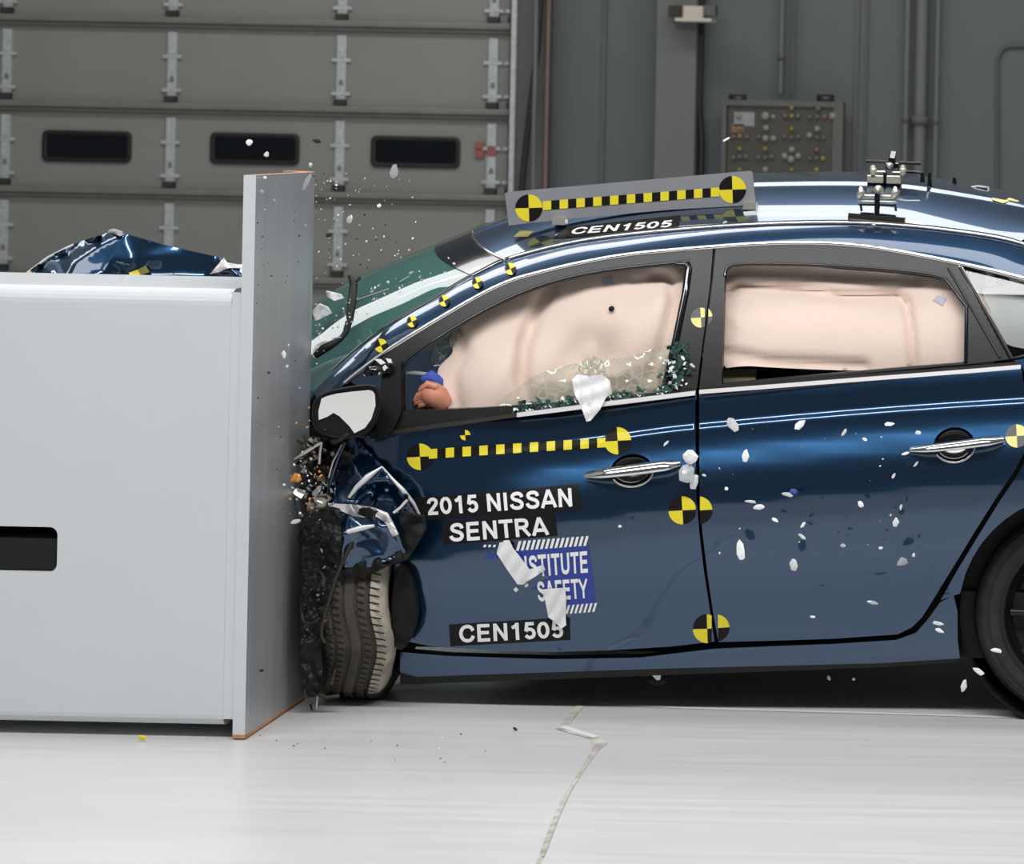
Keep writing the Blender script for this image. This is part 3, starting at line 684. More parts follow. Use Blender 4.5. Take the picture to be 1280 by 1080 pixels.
# front wheel: torn loose and turned so the tread faces the camera
fc = P(446, 752, .10); fc = Vector((-2.318, .19, .290))
tm = tyre(MB(), (0, 0, 0), .298, .185, 'X')
tilt = Matrix.Rotation(math.radians(3), 3, 'Z') @ Matrix.Rotation(math.radians(4), 3, 'Y')
def squash(p):
    q = tilt @ Vector(p); zz = q.z / .298
    q.x += .030 * math.exp(-((zz + .35) / .30) ** 2) * (1 if p[0] > -.02 else .75) - .016 * math.exp(-((zz + .95) / .2) ** 2) - .015 * max(0, zz + .1)
    if q.z < -.285: q.z = -.285 - (q.z + .285) * -.2
    return tuple(q + fc)
tm.v = [squash(p) for p in tm.v]
ft = tm.build('front_wheel', M['dusty'], car)
MB().lathe([(.205, .07), (.19, .05), (.06, .03), (0, .03), (0, -.05), (.205, -.07)], (0, 0, 0), 'X', 32)
rm = MB().lathe([(.207, .072), (.19, .05), (.06, .03), (0, .03)], (0, 0, 0), 'X', 32); rm.v = [squash(p) for p in rm.v]; rm.build('wheel_rim', M['rim'], ft)
# pale scuffed shoulder of the tyre
sc = MB(); rows = []
for a in np.linspace(-58, 40, 40):
    row = []
    for x, r in ((.060, .2985), (.074, .2955), (.086, .290), (.0945, .279), (.0985, .262), (.0985, .235)):
        q = math.radians(a); row.append(Vector(squash((x, -r * math.cos(q), r * math.sin(q)))) + Vector((.0015, -.0025, 0)))
    rows.append(row)
sc.grid(rows, 0, True, False); sc.build('scuffed_shoulder', M['rubber_pale'], ft)
lug = MB()
for a in range(-80, 60, 4):
    q = math.radians(a)
    for x0, x1 in ((.055, .088), (-.088, -.055), (-.045, -.025), (.025, .045)):
        P4 = [Vector(squash((x, -.301 * math.cos(q + d), .301 * math.sin(q + d)))) for x, d in ((x0, -.008), (x1, -.022), (x1, -.008), (x0, .006))]
        lug.add(P4, [(0, 1, 2, 3)])
lug.build('tread_sipes', M['hole'], ft)

# decals ------------------------------------------------------------
def target(par, cx, cy, r, S, off=.0018, ry=None, rot=-.06, half=None, pale=False, clip=None, lab=None):
    ry = ry or r; mb = MB()
    for k in range(4):
        a0 = k * 90
        pts = [(cx, cy)] + [(cx + r * math.cos(math.radians(a0 + t)) * math.cos(rot) - ry * math.sin(math.radians(a0 + t)) * math.sin(rot) * -1, cy - ry * math.sin(math.radians(a0 + t)) + r * math.cos(math.radians(a0 + t)) * math.sin(rot)) for t in np.linspace(0, 90, 8)]
        if clip:
            pts = [(min(max(u, clip[0]), clip[1]), v) for u, v in pts]
            if max(p[0] for p in pts) - min(p[0] for p in pts) < .5: continue
        col = 0 if k in (0, 2) else 1   # yellow upper right and lower left
        mb.fill(pts, S, off, .0012, max(4, r / 2.2), mi=col)
    o = mb.build('target_sticker', [M['yellow_pale' if pale else 'yellow'], M['blackst'] if not pale else M['column']], par); return o
target(fdoor, 772, 551, 17, S_body); target(fdoor, 525, 571, 16.5, S_body)
target(fdoor, 581.5, 544, 6.5, S_body)
target(fdoor, 853, 638, 17.5, S_body, clip=(830, 869.5)); target(rdoor, 873, 638, 17.5, S_body, clip=(875, 895))
target(fdoor, 884, 786, 18, S_body, clip=(860, 889.5), rot=-.03); target(rdoor, 895, 785, 17, S_body, clip=(897.5, 915))
target(rdoor, 1271, 545, 14.5, S_body, pale=True)
target(fdoor, 876, 397, 12.5, S_glass, .006, pale=True, clip=(860, 881)); target(rdoor, 878, 396, 12.5, S_glass, .006, pale=True, clip=(885.5, 895))
def strip_of_squares(par, u0, v0, u1, v1, n, S, hh, off=.0018, name='measuring_tape', first_yellow=True):
    mb = MB()
    for k in range(n):
        a, b = k / n, (k + 1) / n
        q = [(u0 + (u1 - u0) * t, v0 + (v1 - v0) * t) for t in (a, b)]
        pts = [(q[0][0], q[0][1] - hh), (q[1][0], q[1][1] - hh), (q[1][0], q[1][1] + hh), (q[0][0], q[0][1] + hh)]
        y = (k % 2 == 0) == first_yellow
        mb.fill(pts, S, off + (.0004 if y else 0), .0012, 6, mi=0 if y else 1)
    return mb.build(name, [M['yellow'], M['blackst']], par)
strip_of_squares(fdoor, 536, 567.5, 757, 553, 21, S_body, 6)
# text
GLY = {
 'I': (.40, [[(.2, 0), (.2, 1)]]), ' ': (.38, []),
 'N': (.97, [[(.19, 0), (.19, 1)], [(.18, 1), (.79, 0)], [(.78, 0), (.78, 1)]]),
 'S': (.92, [[(.77, .69), (.72, .84), (.58, .905), (.42, .905), (.26, .85), (.20, .72), (.28, .60), (.47, .53), (.66, .46), (.76, .34), (.73, .18), (.60, .105), (.45, .09), (.28, .12), (.17, .22), (.14, .32)]]),
 'A': (.96, [[(.09, 0), (.48, 1)], [(.87, 0), (.48, 1)], [(.22, .29), (.74, .29)]]),
 'E': (.90, [[(.19, 0), (.19, 1)], [(.19, .09), (.80, .09)], [(.19, .51), (.75, .51)], [(.19, .91), (.79, .91)]]),
 'F': (.82, [[(.19, 0), (.19, 1)], [(.19, .48), (.70, .48)], [(.19, .91), (.76, .91)]]),
 'T': (.84, [[(.42, 0), (.42, 1)], [(.03, .91), (.81, .91)]]),
 'R': (.98, [[(.19, 0), (.19, 1)], [(.19, .91), (.56, .91), (.72, .86), (.76, .71), (.71, .56), (.56, .50), (.19, .50)], [(.50, .50), (.86, 0)]]),
 'C': (.98, [[(.84, .65), (.76, .82), (.62, .905), (.48, .91), (.30, .85), (.18, .68), (.15, .5), (.18, .32), (.30, .15), (.48, .09), (.62, .095), (.76, .18), (.85, .36)]]),
 'U': (.96, [[(.18, 1), (.18, .36), (.22, .18), (.36, .095), (.48, .088), (.60, .095), (.74, .18), (.78, .36), (.78, 1)]]),
 'Y': (.90, [[(.05, 1), (.45, .44)], [(.85, 1), (.45, .44)], [(.45, .5), (.45, 0)]]),
 '0': (.77, [[(.38 + .25 * math.cos(math.radians(q)), .5 + .405 * math.sin(math.radians(q))) for q in range(90, 455, 18)]]),
 '1': (.77, [[(.46, 0), (.46, 1)], [(.46, .92), (.34, .79), (.17, .71)]]),
 '2': (.77, [[(.16, .66), (.20, .82), (.33, .905), (.47, .905), (.58, .83), (.61, .70), (.55, .57), (.38, .38), (.22, .20), (.15, .06)], [(.08, .09), (.67, .09)]]),
 '5': (.77, [[(.64, .91), (.25, .91), (.18, .48)], [(.17, .50), (.30, .58), (.44, .59), (.58, .51), (.63, .34), (.58, .17), (.42, .09), (.28, .11), (.16, .24)]]),
}
def text_tris(txt):
    x0 = 0; v = []; f = []; hw = .098
    for ch in txt:
        w, st = GLY[ch]
        for s_ in st:
            q = s_ if len(s_) < 3 or ch in '5' and len(s_) == 3 else smooth(s_, 1)
            b = len(v)
            for i, p in enumerate(q):
                a_, c_ = q[max(i - 1, 0)], q[min(i + 1, len(q) - 1)]
                if 0 < i < len(q) - 1:
                    n1 = (p[0] - a_[0], p[1] - a_[1]); n2 = (c_[0] - p[0], c_[1] - p[1]); l1 = math.hypot(*n1); l2 = math.hypot(*n2)
                    t = (n1[0] / l1 + n2[0] / l2, n1[1] / l1 + n2[1] / l2); l = math.hypot(*t); t = (t[0] / l, t[1] / l); k = hw / max(.5, (t[0] * n1[0] + t[1] * n1[1]) / l1)
                else:
                    t = (c_[0] - a_[0], c_[1] - a_[1]); l = math.hypot(*t); t = (t[0] / l, t[1] / l); k = hw
                v.append((x0 + p[0] - t[1] * k, p[1] + t[0] * k)); v.append((x0 + p[0] + t[1] * k, p[1] - t[0] * k))
            for i in range(len(q) - 1):
                c = b + 2 * i; f.append([c, c + 1, c + 3]); f.append([c, c + 3, c + 2])
        x0 += w
    xa, xb = min(p[0] for p in v), max(p[0] for p in v)
    return [((x - xa) / (xb - xa), min(1.02, max(-.02, y))) for x, y in v], f
def lettering(par, txt, quad, S, off=.0032, m='white', place=None):
    v, f = text_tris(txt); (tl, tr, br, bl) = quad; V = []
    for x, y in v:
        b = tuple(bl[i] + (br[i] - bl[i]) * x for i in (0, 1)); t = tuple(tl[i] + (tr[i] - tl[i]) * x for i in (0, 1))
        u, w = (b[i] + (t[i] - b[i]) * y for i in (0, 1))
        V.append(place(u, w) if place else PS(u, w, S, off))
    T = []
    for t in f:
        a, b, c = (V[i] for i in t); T.append(t if (b - a).cross(c - a).y < 0 else t[::-1])
    return MB().add(V, T).build('lettering', M[m], par)
def tape(par, quad, S, m='darkst', off=.0015, name='label_tape'):
    return MB().fill(list(quad), S, off, .0012, 9).build(name, M[m], par)
o = tape(fdoor, [(513, 623), (722.5, 605), (727, 637), (515, 652)], S_body)
lettering(o, '2015 NISSAN', [(533, 622.5), (714, 610), (715.5, 633), (535, 644)], S_body)
o = tape(fdoor, [(552, 652), (692.5, 640), (697, 670), (555, 681)], S_body)
lettering(o, 'SENTRA', [(561, 654.5), (684, 646), (687, 668.5), (562, 677.5)], S_body)
o = tape(fdoor, [(561, 781), (712, 772), (713, 800), (563, 808)], S_body)
lettering(o, 'CEN1505', [(573.5, 781.5), (703, 776), (704.5, 797), (574.5, 803.5)], S_body)
st = MB().fill([(636, 688), (662, 686), (700, 684.5), (736, 682), (740, 715), (744.5, 755), (706, 759.5), (700, 745), (664, 736), (676, 728), (690, 720), (664, 716)], S_body, .0015, .0012, 8).build('torn_sticker', M['bluest'], fdoor)
MB().fill([(608, 690), (618, 694), (629, 685), (624, 697), (612, 700)], S_body, .0015, .0012, 5).fill([(604, 697), (609, 696), (609, 699), (604, 700)], S_body, .0015, .0012, 5).build('sticker_scrap', M['bluest'], fdoor)
mb = MB()
for k in range(22):
    u = 603 + k * 6.0
    if 626 < u < 641: continue
    mb.fill([(u + 3.5, 681 - k * .44 - 1.5), (u + 6.8, 681 - k * .44 - 1.7), (u + 3.3, 681 - k * .44 + 10.5), (u, 681 - k * .44 + 10.7)] if k > 2 else [(u + 2, 681), (u + 5, 681), (u + 4, 684), (u + 1, 684)], S_body, .003, .001, 6)
for k in range(7):
    u = 706.5 + k * 5.6
    mb.fill([(u + 3.5, 756.5 - k * .45), (u + 6.3, 756.3 - k * .45), (u + 2.8, 767.5 - k * .45), (u, 767.7 - k * .45)], S_body, .003, .001, 6)
mb.build('sticker_stripes', M['white'], st)
lettering(st, 'INSTITUTE', [(642, 696), (734, 689), (735, 715.5), (645, 723)], S_body)
lettering(st, 'SAFETY', [(670, 727), (734, 723), (735.5, 747.5), (673, 752)], S_body)
def s8(l): return [(500 + x / 4.696, 590 + y / 4.696) for x, y in l]
def curl(a): return lambda u, v: .006 + a * (0.5 + .5 * math.sin(u * .35 + v * .2)) * .6
MB().fill(s8([(580, 440), (610, 402), (640, 400), (665, 450), (720, 520), (760, 572), (840, 545), (852, 575), (800, 610), (720, 662), (690, 660), (630, 575), (568, 480)]), S_body, curl(.02), .003, 5).build('torn_paper', M['paper'], fdoor)
MB().fill(s8([(838, 690), (900, 684), (968, 680), (975, 760), (972, 860), (975, 900), (945, 922), (915, 885), (870, 852), (855, 770)]), S_body, curl(.018), .003, 5).build('torn_paper', M['paper'], fdoor)
MB().fill(s8([(665, 690), (680, 675), (697, 690), (680, 706)]), S_body, .004, .003, 4).fill(s8([(730, 665), (750, 650), (755, 668), (735, 678)]), S_body, .004, .003, 4).build('paper_scrap', M['paper'], fdoor)
# pillar targets
def S_rail(x, z):
    # nearest rail surface, sampled
    best = None
    for p in rail_pts:
        d = (p.x - x) ** 2 + (p.z - z) ** 2
        if best is None or d < best[0]: best = (d, p)
    return best[1].y
rail_pts = [Vector(p) for p in rail.v]
for u, v, r, pale in ((476, 432, 8, True), (515, 402, 6.5, False), (555, 376, 6.5, False), (596.5, 353.5, 6.5, False), (638, 336, 7, False)):
    y0 = PS(u, v, S_rail).y
    n_ = P(u, v, y0)
    nb = sorted(rail_pts, key=lambda p: (p - n_).length)[:9]
    A_ = np.array([[p.x, p.z, 1] for p in nb]); co, *_ = np.linalg.lstsq(A_, np.array([p.y for p in nb]), rcond=None)
    SS = lambda x, z, co=co: float(co[0] * x + co[1] * z + co[2])
    target(railo, u, v, r, SS, .006, rot=-.45, pale=False)
# ------------------------------------------------------------------ airbags
def gs(u, v, cu, cv, su, sv): return math.exp(-((u - cu) / su) ** 2 - ((v - cv) / sv) ** 2)
def crease(u, v, pts, w):
    d = min(seg_d(u, v, a, b) for a, b in zip(pts, pts[1:])); return math.exp(-(d / w) ** 2)
def seg_d(u, v, a, b):
    ax, ay = a; bx, by = b; L = (bx - ax) ** 2 + (by - ay) ** 2
    t = max(0, min(1, ((u - ax) * (bx - ax) + (v - ay) * (by - ay)) / L)); return math.hypot(u - ax - t * (bx - ax), v - ay - t * (by - ay))
AB1 = smooth([(571, 408), (560, 426), (569, 440), (549, 456), (546, 470), (553, 484), (556, 500), (562, 516), (700, 514), (840, 500), (862, 470), (872, 400), (880, 330), (800, 322), (720, 336), (650, 362), (600, 390)], 2, True)
def off1(u, v):
    e = 0.0
    b = .045 * (gs(u, v, 620, 450, 75, 70) + gs(u, v, 770, 390, 90, 70) + .7 * gs(u, v, 840, 400, 30, 80))
    b -= .045 * crease(u, v, [(690, 352), (668, 395), (655, 430), (652, 470), (660, 515)], 9)
    b -= .030 * gs(u, v, 738, 440, 32, 30) - .014 * gs(u, v, 738, 442, 10, 12)
    b -= .030 * crease(u, v, [(820, 345), (838, 350), (842, 375), (832, 420), (815, 470)], 7)
    b -= .010 * crease(u, v, [(790, 352), (830, 345), (848, 352)], 5)
    b -= .020 * crease(u, v, [(571, 408), (580, 440), (566, 470), (572, 510)], 8)
    b += .002 * math.sin(u * .13 + v * .07)
    return -.085 + b
a1 = MB().fill(AB1, S_glass, off1, .05, 6).build('curtain_airbag', M['airbag'], car)
mb = MB(); q = PS(764, 386, S_glass, -.03)
mb.lathe([(0, -.006), (.006, -.006), (.008, 0), (.008, .01)], q, 'Y', 12); mb.build('vent_hole', M['hole'], a1)
AB2 = smooth([(893, 322), (960, 327), (1040, 336), (1120, 341), (1185, 350), (1240, 372), (1240, 452), (1207, 455), (1150, 458), (1080, 464), (1000, 461), (960, 459), (930, 457), (895, 462)], 2, True)
def off2(u, v):
    b = .040 * gs(u, v, 1010, 412, 150, 60) + .035 * gs(u, v, 1180, 400, 45, 70)
    b -= .040 * crease(u, v, [(905, 366), (925, 358), (1000, 362), (1060, 370), (1120, 368), (1132, 376), (1138, 410), (1141, 462)], 5)
    b -= .022 * crease(u, v, [(900, 440), (960, 452), (1080, 458)], 6)
    b -= .014 * crease(u, v, [(905, 345), (930, 338), (1050, 343), (1150, 348)], 5)
    b -= .022 * (gs(u, v, 921, 377, 9, 9) - gs(u, v, 921, 377, 5, 5)) + .022 * (gs(u, v, 909, 417, 9, 11) - gs(u, v, 909, 417, 5, 6))
    return -.075 + b
a2 = MB().fill(AB2, S_glass, off2, .05, 6).build('curtain_airbag', M['airbag'], car)
def poly_off(pts, S, fo, d, th, m, nm, par, step=5):
    return MB().fill(pts, S, lambda u, v: fo(u, v) + d, th, step).build(nm, m, par)
poly_off([(1166, 375), (1172, 369), (1183, 373), (1178, 382)], S_glass, off2, .003, .002, M['tagm'], 'cloth_label', a2)
poly_off([(752, 348), (764, 346), (766, 356), (754, 358)], S_glass, off1, .003, .002, M['tagm'], 'cloth_label', a1)
REFL = smooth([(1222, 362), (1250, 356), (1290, 353), (1340, 372), (1360, 440), (1262, 436), (1252, 420)], 2, True)  # white bulge put behind the quarter glass in place of a lamp reflection
MB().fill(REFL, S_glass, lambda u, v: -.10 + .05 * gs(u, v, 1300, 400, 60, 40), .06, 7).build('reflection_bag', M['cloth_w'], car)
# glass remains
FR = smooth([(612, 510), (640, 490), (665, 470), (700, 458), (740, 450), (780, 448), (810, 438), (838, 428), (848, 440), (842, 470), (836, 488), (760, 498), (690, 506)], 1, True)
MB().fill(FR, S_glass, lambda u, v: -.012 + .008 * math.sin(u * .23) * math.sin(v * .31), .003, 7).build('cracked_glass', M['crack'], fdoor)
FG = [(535, 445), (540, 432), (560, 420), (572, 410), (578, 420), (564, 436), (550, 456), (543, 460)]
MB().fill(FG, S_glass, lambda u, v: -.06 + .01 * math.sin(u * .5), .003, 6).build('quarter_glass', M['crack'], fdoor)
mb = MB(); rnd = random.Random(3)
def shardpoly(mb, c, r, mi=0, rnd=rnd, thick=.3, nv=None):
    nv = nv or rnd.randint(4, 6); ax = Vector((rnd.uniform(-1, 1), rnd.uniform(-1.6, -.4), rnd.uniform(-1, 1))).normalized(); e1 = ax.orthogonal().normalized(); e2 = ax.cross(e1)
    st_ = rnd.uniform(.55, 1.5); pts = []
    for k in range(nv):
        a = 2 * math.pi * (k + rnd.uniform(-.3, .3)) / nv; q = r * rnd.uniform(.65, 1.1); pts.append(Vector(c) + e1 * q * math.cos(a) * st_ + e2 * q * math.sin(a) / st_)
    mb.prism(pts, ax * r * -thick, mi)
for k in range(150):
    t = rnd.random()
    u = 640 + 200 * t; v = interp(u, [(640, 508), (700, 503), (760, 496), (840, 487)]) + rnd.uniform(-5, 8)
    if 715 < u < 765 and rnd.random() < .6: continue
    shardpoly(mb, PS(u, v, S_glass, .014), rnd.uniform(.004, .011))
for k in range(60):
    u = rnd.gauss(846, 8); v = rnd.uniform(428, 490); u += (460 - v) * .15
    shardpoly(mb, PS(u, v, S_glass, .016), rnd.uniform(.004, .012))
mb.build('glass_crumbs', M['shard'], fdoor); fdoor.children[-1]['kind'] = 'stuff'
mb = MB()
for k in range(26):
    u = rnd.gauss(842, 9); v = rnd.uniform(445, 485); shardpoly(mb, PS(u, v, S_glass, .022), rnd.uniform(.003, .009))
for k in range(30):
    u = rnd.uniform(640, 840); v = interp(u, [(640, 510), (760, 497), (840, 486)]) + rnd.uniform(-4, 6); shardpoly(mb, PS(u, v, S_glass, .02), rnd.uniform(.002, .005))
mb.build('white_crumbs', M['chip'], fdoor); fdoor.children[-1]['kind'] = 'stuff'
# flap of torn white lining hanging out of the window
fl_ = [(715, 474), (722, 468), (735, 470), (752, 468), (762, 476), (765, 492), (758, 496), (750, 512), (738, 526), (733, 527), (726, 508), (718, 492)]
MB().fill(fl_, S_glass, lambda u, v: .028 + .008 * math.sin(u * .45) + .006 * math.sin(v * .3 + u * .1), .004, 4).build('torn_lining', M['cloth_w'], fdoor)
MB().fill([(722, 462), (730, 449), (742, 446), (752, 452), (756, 466), (744, 472), (730, 470)], S_glass, lambda u, v: .0 + .012 * math.sin(u * .5) * math.sin(v * .5), .02, 4).build('torn_lining', M['crack'], fdoor)
#==SPLIT2==
# ------------------------------------------------------------------ crushed front of the car
from mathutils import noise as NZ
Z0 = lambda x, z: 0.0
def tri_heights(pts):
    r = delaunay_2d_cdt([Vector((p[0], p[1])) for p in pts], [], [], 0, 1e-5); V, T, src = r[0], r[2], r[3]
    hh = [pts[s[0]][2] for s in src]
    def f(u, v):
        for t in T:
            a, b, c = (V[i] for i in t); d = (b.y - c.y) * (a.x - c.x) + (c.x - b.x) * (a.y - c.y)
            if abs(d) < 1e-9: continue
            l1 = ((b.y - c.y) * (u - c.x) + (c.x - b.x) * (v - c.y)) / d; l2 = ((c.y - a.y) * (u - c.x) + (a.x - c.x) * (v - c.y)) / d; l3 = 1 - l1 - l2
            if min(l1, l2, l3) > -1e-3: return l1 * hh[t[0]] + l2 * hh[t[1]] + l3 * hh[t[2]]
        i = min(range(len(V)), key=lambda k: (V[k].x - u) ** 2 + (V[k].y - v) ** 2); return hh[i]
    return f
def nz(u, v, s, a, k=0): return a * NZ.noise(Vector((u * s, v * s, k * 7.3)))
FP = [(438, 547, .02), (445, 549, .015), (460, 566, .0), (477, 583, -.022), (488, 598, -.06), (500, 611, -.06), (512, 626, -.05), (524, 641, -.03), (524, 649, -.02), (515, 646, -.04),
      (456, 601, -.048), (440, 618, -.055), (432, 628, -.055), (425, 575, .025), (420, 600, .01), (417, 625, -.04), (445, 590, -.028), (432, 605, -.025), (438, 570, .002),
      (462, 614, -.02), (485, 616, -.03), (470, 624, -.02), (492, 628, -.04), (445, 628, -.04),
      (412, 630, -.09), (440, 634, -.12), (465, 636, -.13), (484, 643, -.13), (490, 655, -.13), (497, 669, -.14), (490, 671, -.12), (480, 652, -.10), (455, 648, -.10), (435, 643, -.09), (415, 640, -.07),
      (509, 625, -.10), (497, 641, -.07), (508, 650, -.05), (505, 668, -.10), (430, 667, -.14), (455, 660, -.11), (475, 658, -.13), (470, 672, -.10), (440, 682, -.12), (420, 665, -.10), (425, 700, -.12), (450, 712, -.11), (480, 695, -.12), (505, 690, -.10)]
fo = tri_heights(FP)
FOL = [(438, 547), (446, 548), (460, 564), (478, 583), (488, 597), (501, 610), (514, 626), (525, 642), (524, 650), (512, 648), (508, 660), (499, 671), (508, 690), (490, 700), (470, 706), (450, 713), (430, 709), (424, 700), (418, 672), (410, 642), (408, 628), (417, 622), (419, 600), (424, 575)]
fen = MB().fill(FOL, Z0, lambda u, v: -fo(u, v) + nz(u, v, .05, .006) + nz(u, v, .16, .0022, 1), .012, 3.2).build('crumpled_fender', M['paint'], car)
MB().fill(ell(460, 640, 13, 6, 16, .12), Z0, lambda u, v: -fo(u, v) + .008, .004, 3).build('torn_hole', M['hole'], fen)
MB().fill([(410, 629), (425, 630), (445, 631), (468, 635), (484, 641), (491, 653), (498, 668), (491, 671), (483, 655), (474, 648), (468, 645), (472, 640), (462, 634), (448, 636), (447, 643), (456, 647), (440, 645), (425, 638), (412, 637)], Z0, lambda u, v: -fo(u, v) + .008 + nz(u, v, .2, .006), .004, 3).build('torn_edge', M['bright'], fen)
MB().tube([P(434, 665, -.15), P(452, 660, -.14), P(468, 657, -.14)], [.007, .009, .004], 6).build('bright_fold', M['bright'], fen)
MB().tube([P(477, 584, -.028), P(460, 596, -.050), P(446, 609, -.060), P(436, 622, -.064)], [.003, .010, .008, .004], 6).build('bright_fold', M['bright'], fen)
MB().tube([P(478, 584, -.028), P(490, 598, -.060), P(503, 612, -.065), P(516, 628, -.055), P(525, 645, -.03)], [.003, .004, .007, .006, .004], 6).build('bright_fold', M['bright'], fen)
MB().tube([P(492, 641, -.12), P(501, 634, -.12), P(509, 625, -.12)], .004, 6).build('bright_fold', M['bright'], fen)
# dark torn front structure between flange and door
WO = [(384, 505), (402, 478), (430, 476), (500, 515), (500, 560), (500, 620), (528, 640), (530, 660), (505, 700), (515, 730), (520, 770), (512, 800), (500, 830), (470, 872), (420, 877), (385, 876), (376, 840), (378, 700), (384, 600)]
MB().fill(WO, Z0, lambda u, v: -.22 + nz(u, v, .03, .05) + nz(u, v, .09, .05, 2) + nz(u, v, .3, .02, 4), .03, 5).build('crushed_bay', M['wreck'], car)
mb = MB(); rnd = random.Random(11)
BP = smooth([(379, 640), (400, 634), (424, 640), (428, 680), (424, 712), (408, 760), (400, 800), (404, 850), (396, 872), (380, 872), (374, 800), (377, 700)], 1, True)
MB().fill(BP, Z0, lambda u, v: .12 + nz(u, v, .04, .03, 5) + nz(u, v, .12, .014, 7) + nz(u, v, .45, .006, 6), .05, 3.2).build('crumpled_bumper', M['black'], car)
MB().fill([(500, 640), (528, 646), (530, 662), (520, 680), (508, 700), (490, 706), (470, 715), (440, 722), (424, 716), (440, 706), (480, 698), (500, 680)], Z0, lambda u, v: .11 + nz(u, v, .08, .03, 8), .03, 4).build('wheel_arch_liner', M['hole'], car)
MB().fill(smooth([(497, 700), (512, 716), (520, 745), (521, 775), (512, 800), (500, 816), (488, 800), (490, 740)], 1, True), Z0, lambda u, v: .055 + nz(u, v, .06, .012, 9), .03, 6).build('splash_shield', M['wreck'], car)
wk = MB()
for k in range(170):
    u = rnd.gauss(392, 10); v = rnd.uniform(548, 690)
    if u < 372 or u > 425: continue
    shardpoly(wk, P(u, v, rnd.uniform(-.12, .05)), rnd.uniform(.004, .016), rnd.choice([0, 0, 0, 1, 1, 2, 3]), rnd)
for k in range(16):
    u = rnd.uniform(380, 430); v = rnd.uniform(550, 700); Y = rnd.uniform(-.05, .08); a = P(u, v, Y)
    wk.tube([a, a + Vector((rnd.uniform(-.06, .06), rnd.uniform(-.03, .03), rnd.uniform(-.06, .06)))], rnd.uniform(.003, .007), 6, rnd.choice([0, 1, 3]))
for k in range(120):
    u = rnd.uniform(380, 420); v = rnd.uniform(660, 800); shardpoly(wk, P(u, v, rnd.uniform(-.18, -.13)), rnd.uniform(.002, .006), rnd.choice([0, 4, 4]), rnd)
wo_ = wk.build('broken_parts', [M['wreckb'], M['wreck'], M['alu'], M['chipc'], M['dkmetal']], car); tag(wo_, kind='stuff')
MB().lathe([(0, -.05), (.022, -.05), (.032, -.03), (.034, .02), (.02, .05)], P(401, 632, -.04), 'Y', 14).build('lamp_socket', M['lens'], car)
MB().tube([P(441, 678, -.12), P(431, 696, -.14), P(420, 722, -.15), P(409, 758, -.15), P(402, 785, -.14), P(402, 795, -.13), P(406, 803, -.12)], .006, 8).build('bent_trim', M['dkmetal'], car)
MB().tube([P(368, 574, -.10), P(382, 565, -.11), P(402, 553, -.10)], [.003, .006, .004], 6).build('bent_strut', M['alu'], car)
MB().tube([P(402, 553, -.10), P(400, 565, -.10), P(399, 580, -.10)], .004, 6).build('bent_strut', M['alu'], car)
MB().tube([P(431, 553, -.02), P(422, 574, -.03), P(414, 600, -.03), P(409, 618, -.02)], .005, 6).build('fender_seam', M['paint'], car)
MB().tube([P(428, 556, -.02), P(416, 577, -.03), P(410, 600, -.03)], .004, 6).build('fender_seam', M['chrome'], car)
MB().tube([P(386, 858, -.08), P(394, 866, -.09), P(408, 872, -.09), P(424, 870, -.08)], .006, 6).tube([P(424, 795, -.02), P(421, 830, -.05), P(414, 856, -.07)], .005, 6).build('brake_hose', M['wreckb'], car)
# hood folded up behind the barrier
HP = [(20, 352, .90), (30, 344, .905), (60, 323, .945), (100, 304, .985), (142, 290, 1.0), (44, 343, .895), (70, 325, .935), (104, 306, .975), (140, 292, .995),
      (68, 344, .80), (95, 325, .84), (120, 308, .88), (142, 295, .915), (80, 352, .78), (125, 344, .80), (135, 325, .845), (148, 300, .90), (156, 292, .92),
      (160, 344, .90), (170, 325, .905), (200, 320, .91), (210, 344, .91), (235, 312, .92), (270, 321, .92), (255, 344, .91), (278, 323, .92), (295, 330, .9), (300, 344, .84), (268, 340, .88), (285, 334, .84), (320, 335, .9), (330, 352, .8), (200, 306, .925), (20, 420, .8), (330, 420, .7)]
ho = tri_heights(HP)
hood = MB().fill([(24, 346), (32, 342), (60, 321), (100, 302), (130, 292), (143, 289), (158, 293), (200, 305), (240, 314), (275, 322), (290, 329), (325, 334), (330, 352), (330, 400), (24, 400)], Z0, lambda u, v: -ho(u, v) + nz(u, v, .02, .008), .015, 5).build('hood', M['paint'], car)
MB().tube([P(32, 343, .90), P(60, 322, .94), P(92, 306, .975)], .005, 6).build('hood_edge', M['galv'], hood)
MB().tube([P(138, 290.5, .98), P(143, 289.5, .96), P(150, 291.5, .90)], .010, 6).build('bright_fold', M['bright'], hood)
MB().fill([(262, 343), (274, 329), (279, 322), (284, 328), (300, 331), (300, 335), (285, 335), (275, 340)], Z0, lambda u, v: -ho(u, v) + .012, .005, 4).build('bright_fold', M['bright'], hood)
MB().fill([(161, 341), (172, 337), (176, 344), (164, 347)], Z0, lambda u, v: -ho(u, v) + .01, .002, 4).build('target_sticker', M['yellow'], hood)
MB().fill([(172, 337), (182, 332), (187, 340), (176, 344)], Z0, lambda u, v: -ho(u, v) + .01, .002, 4).build('target_sticker', M['knoby'], hood)
MB().fill([(28, 346), (36, 339), (40, 340), (33, 347)], Z0, lambda u, v: -ho(u, v) + .01, .002, 4).build('target_sticker', M['yellow'], hood)
# far front corner behind the barrier
ff = MB(); fp = [(-3.75, .35), (-3.78, .62), (-3.6, .80), (-2.9, .93), (-2.2, .98), (-2.2, .30)]
ff.prism([(x, 1.62, z) for x, z in fp], (0, .12, 0)); ff.build('far_fender', M['paint'], car)
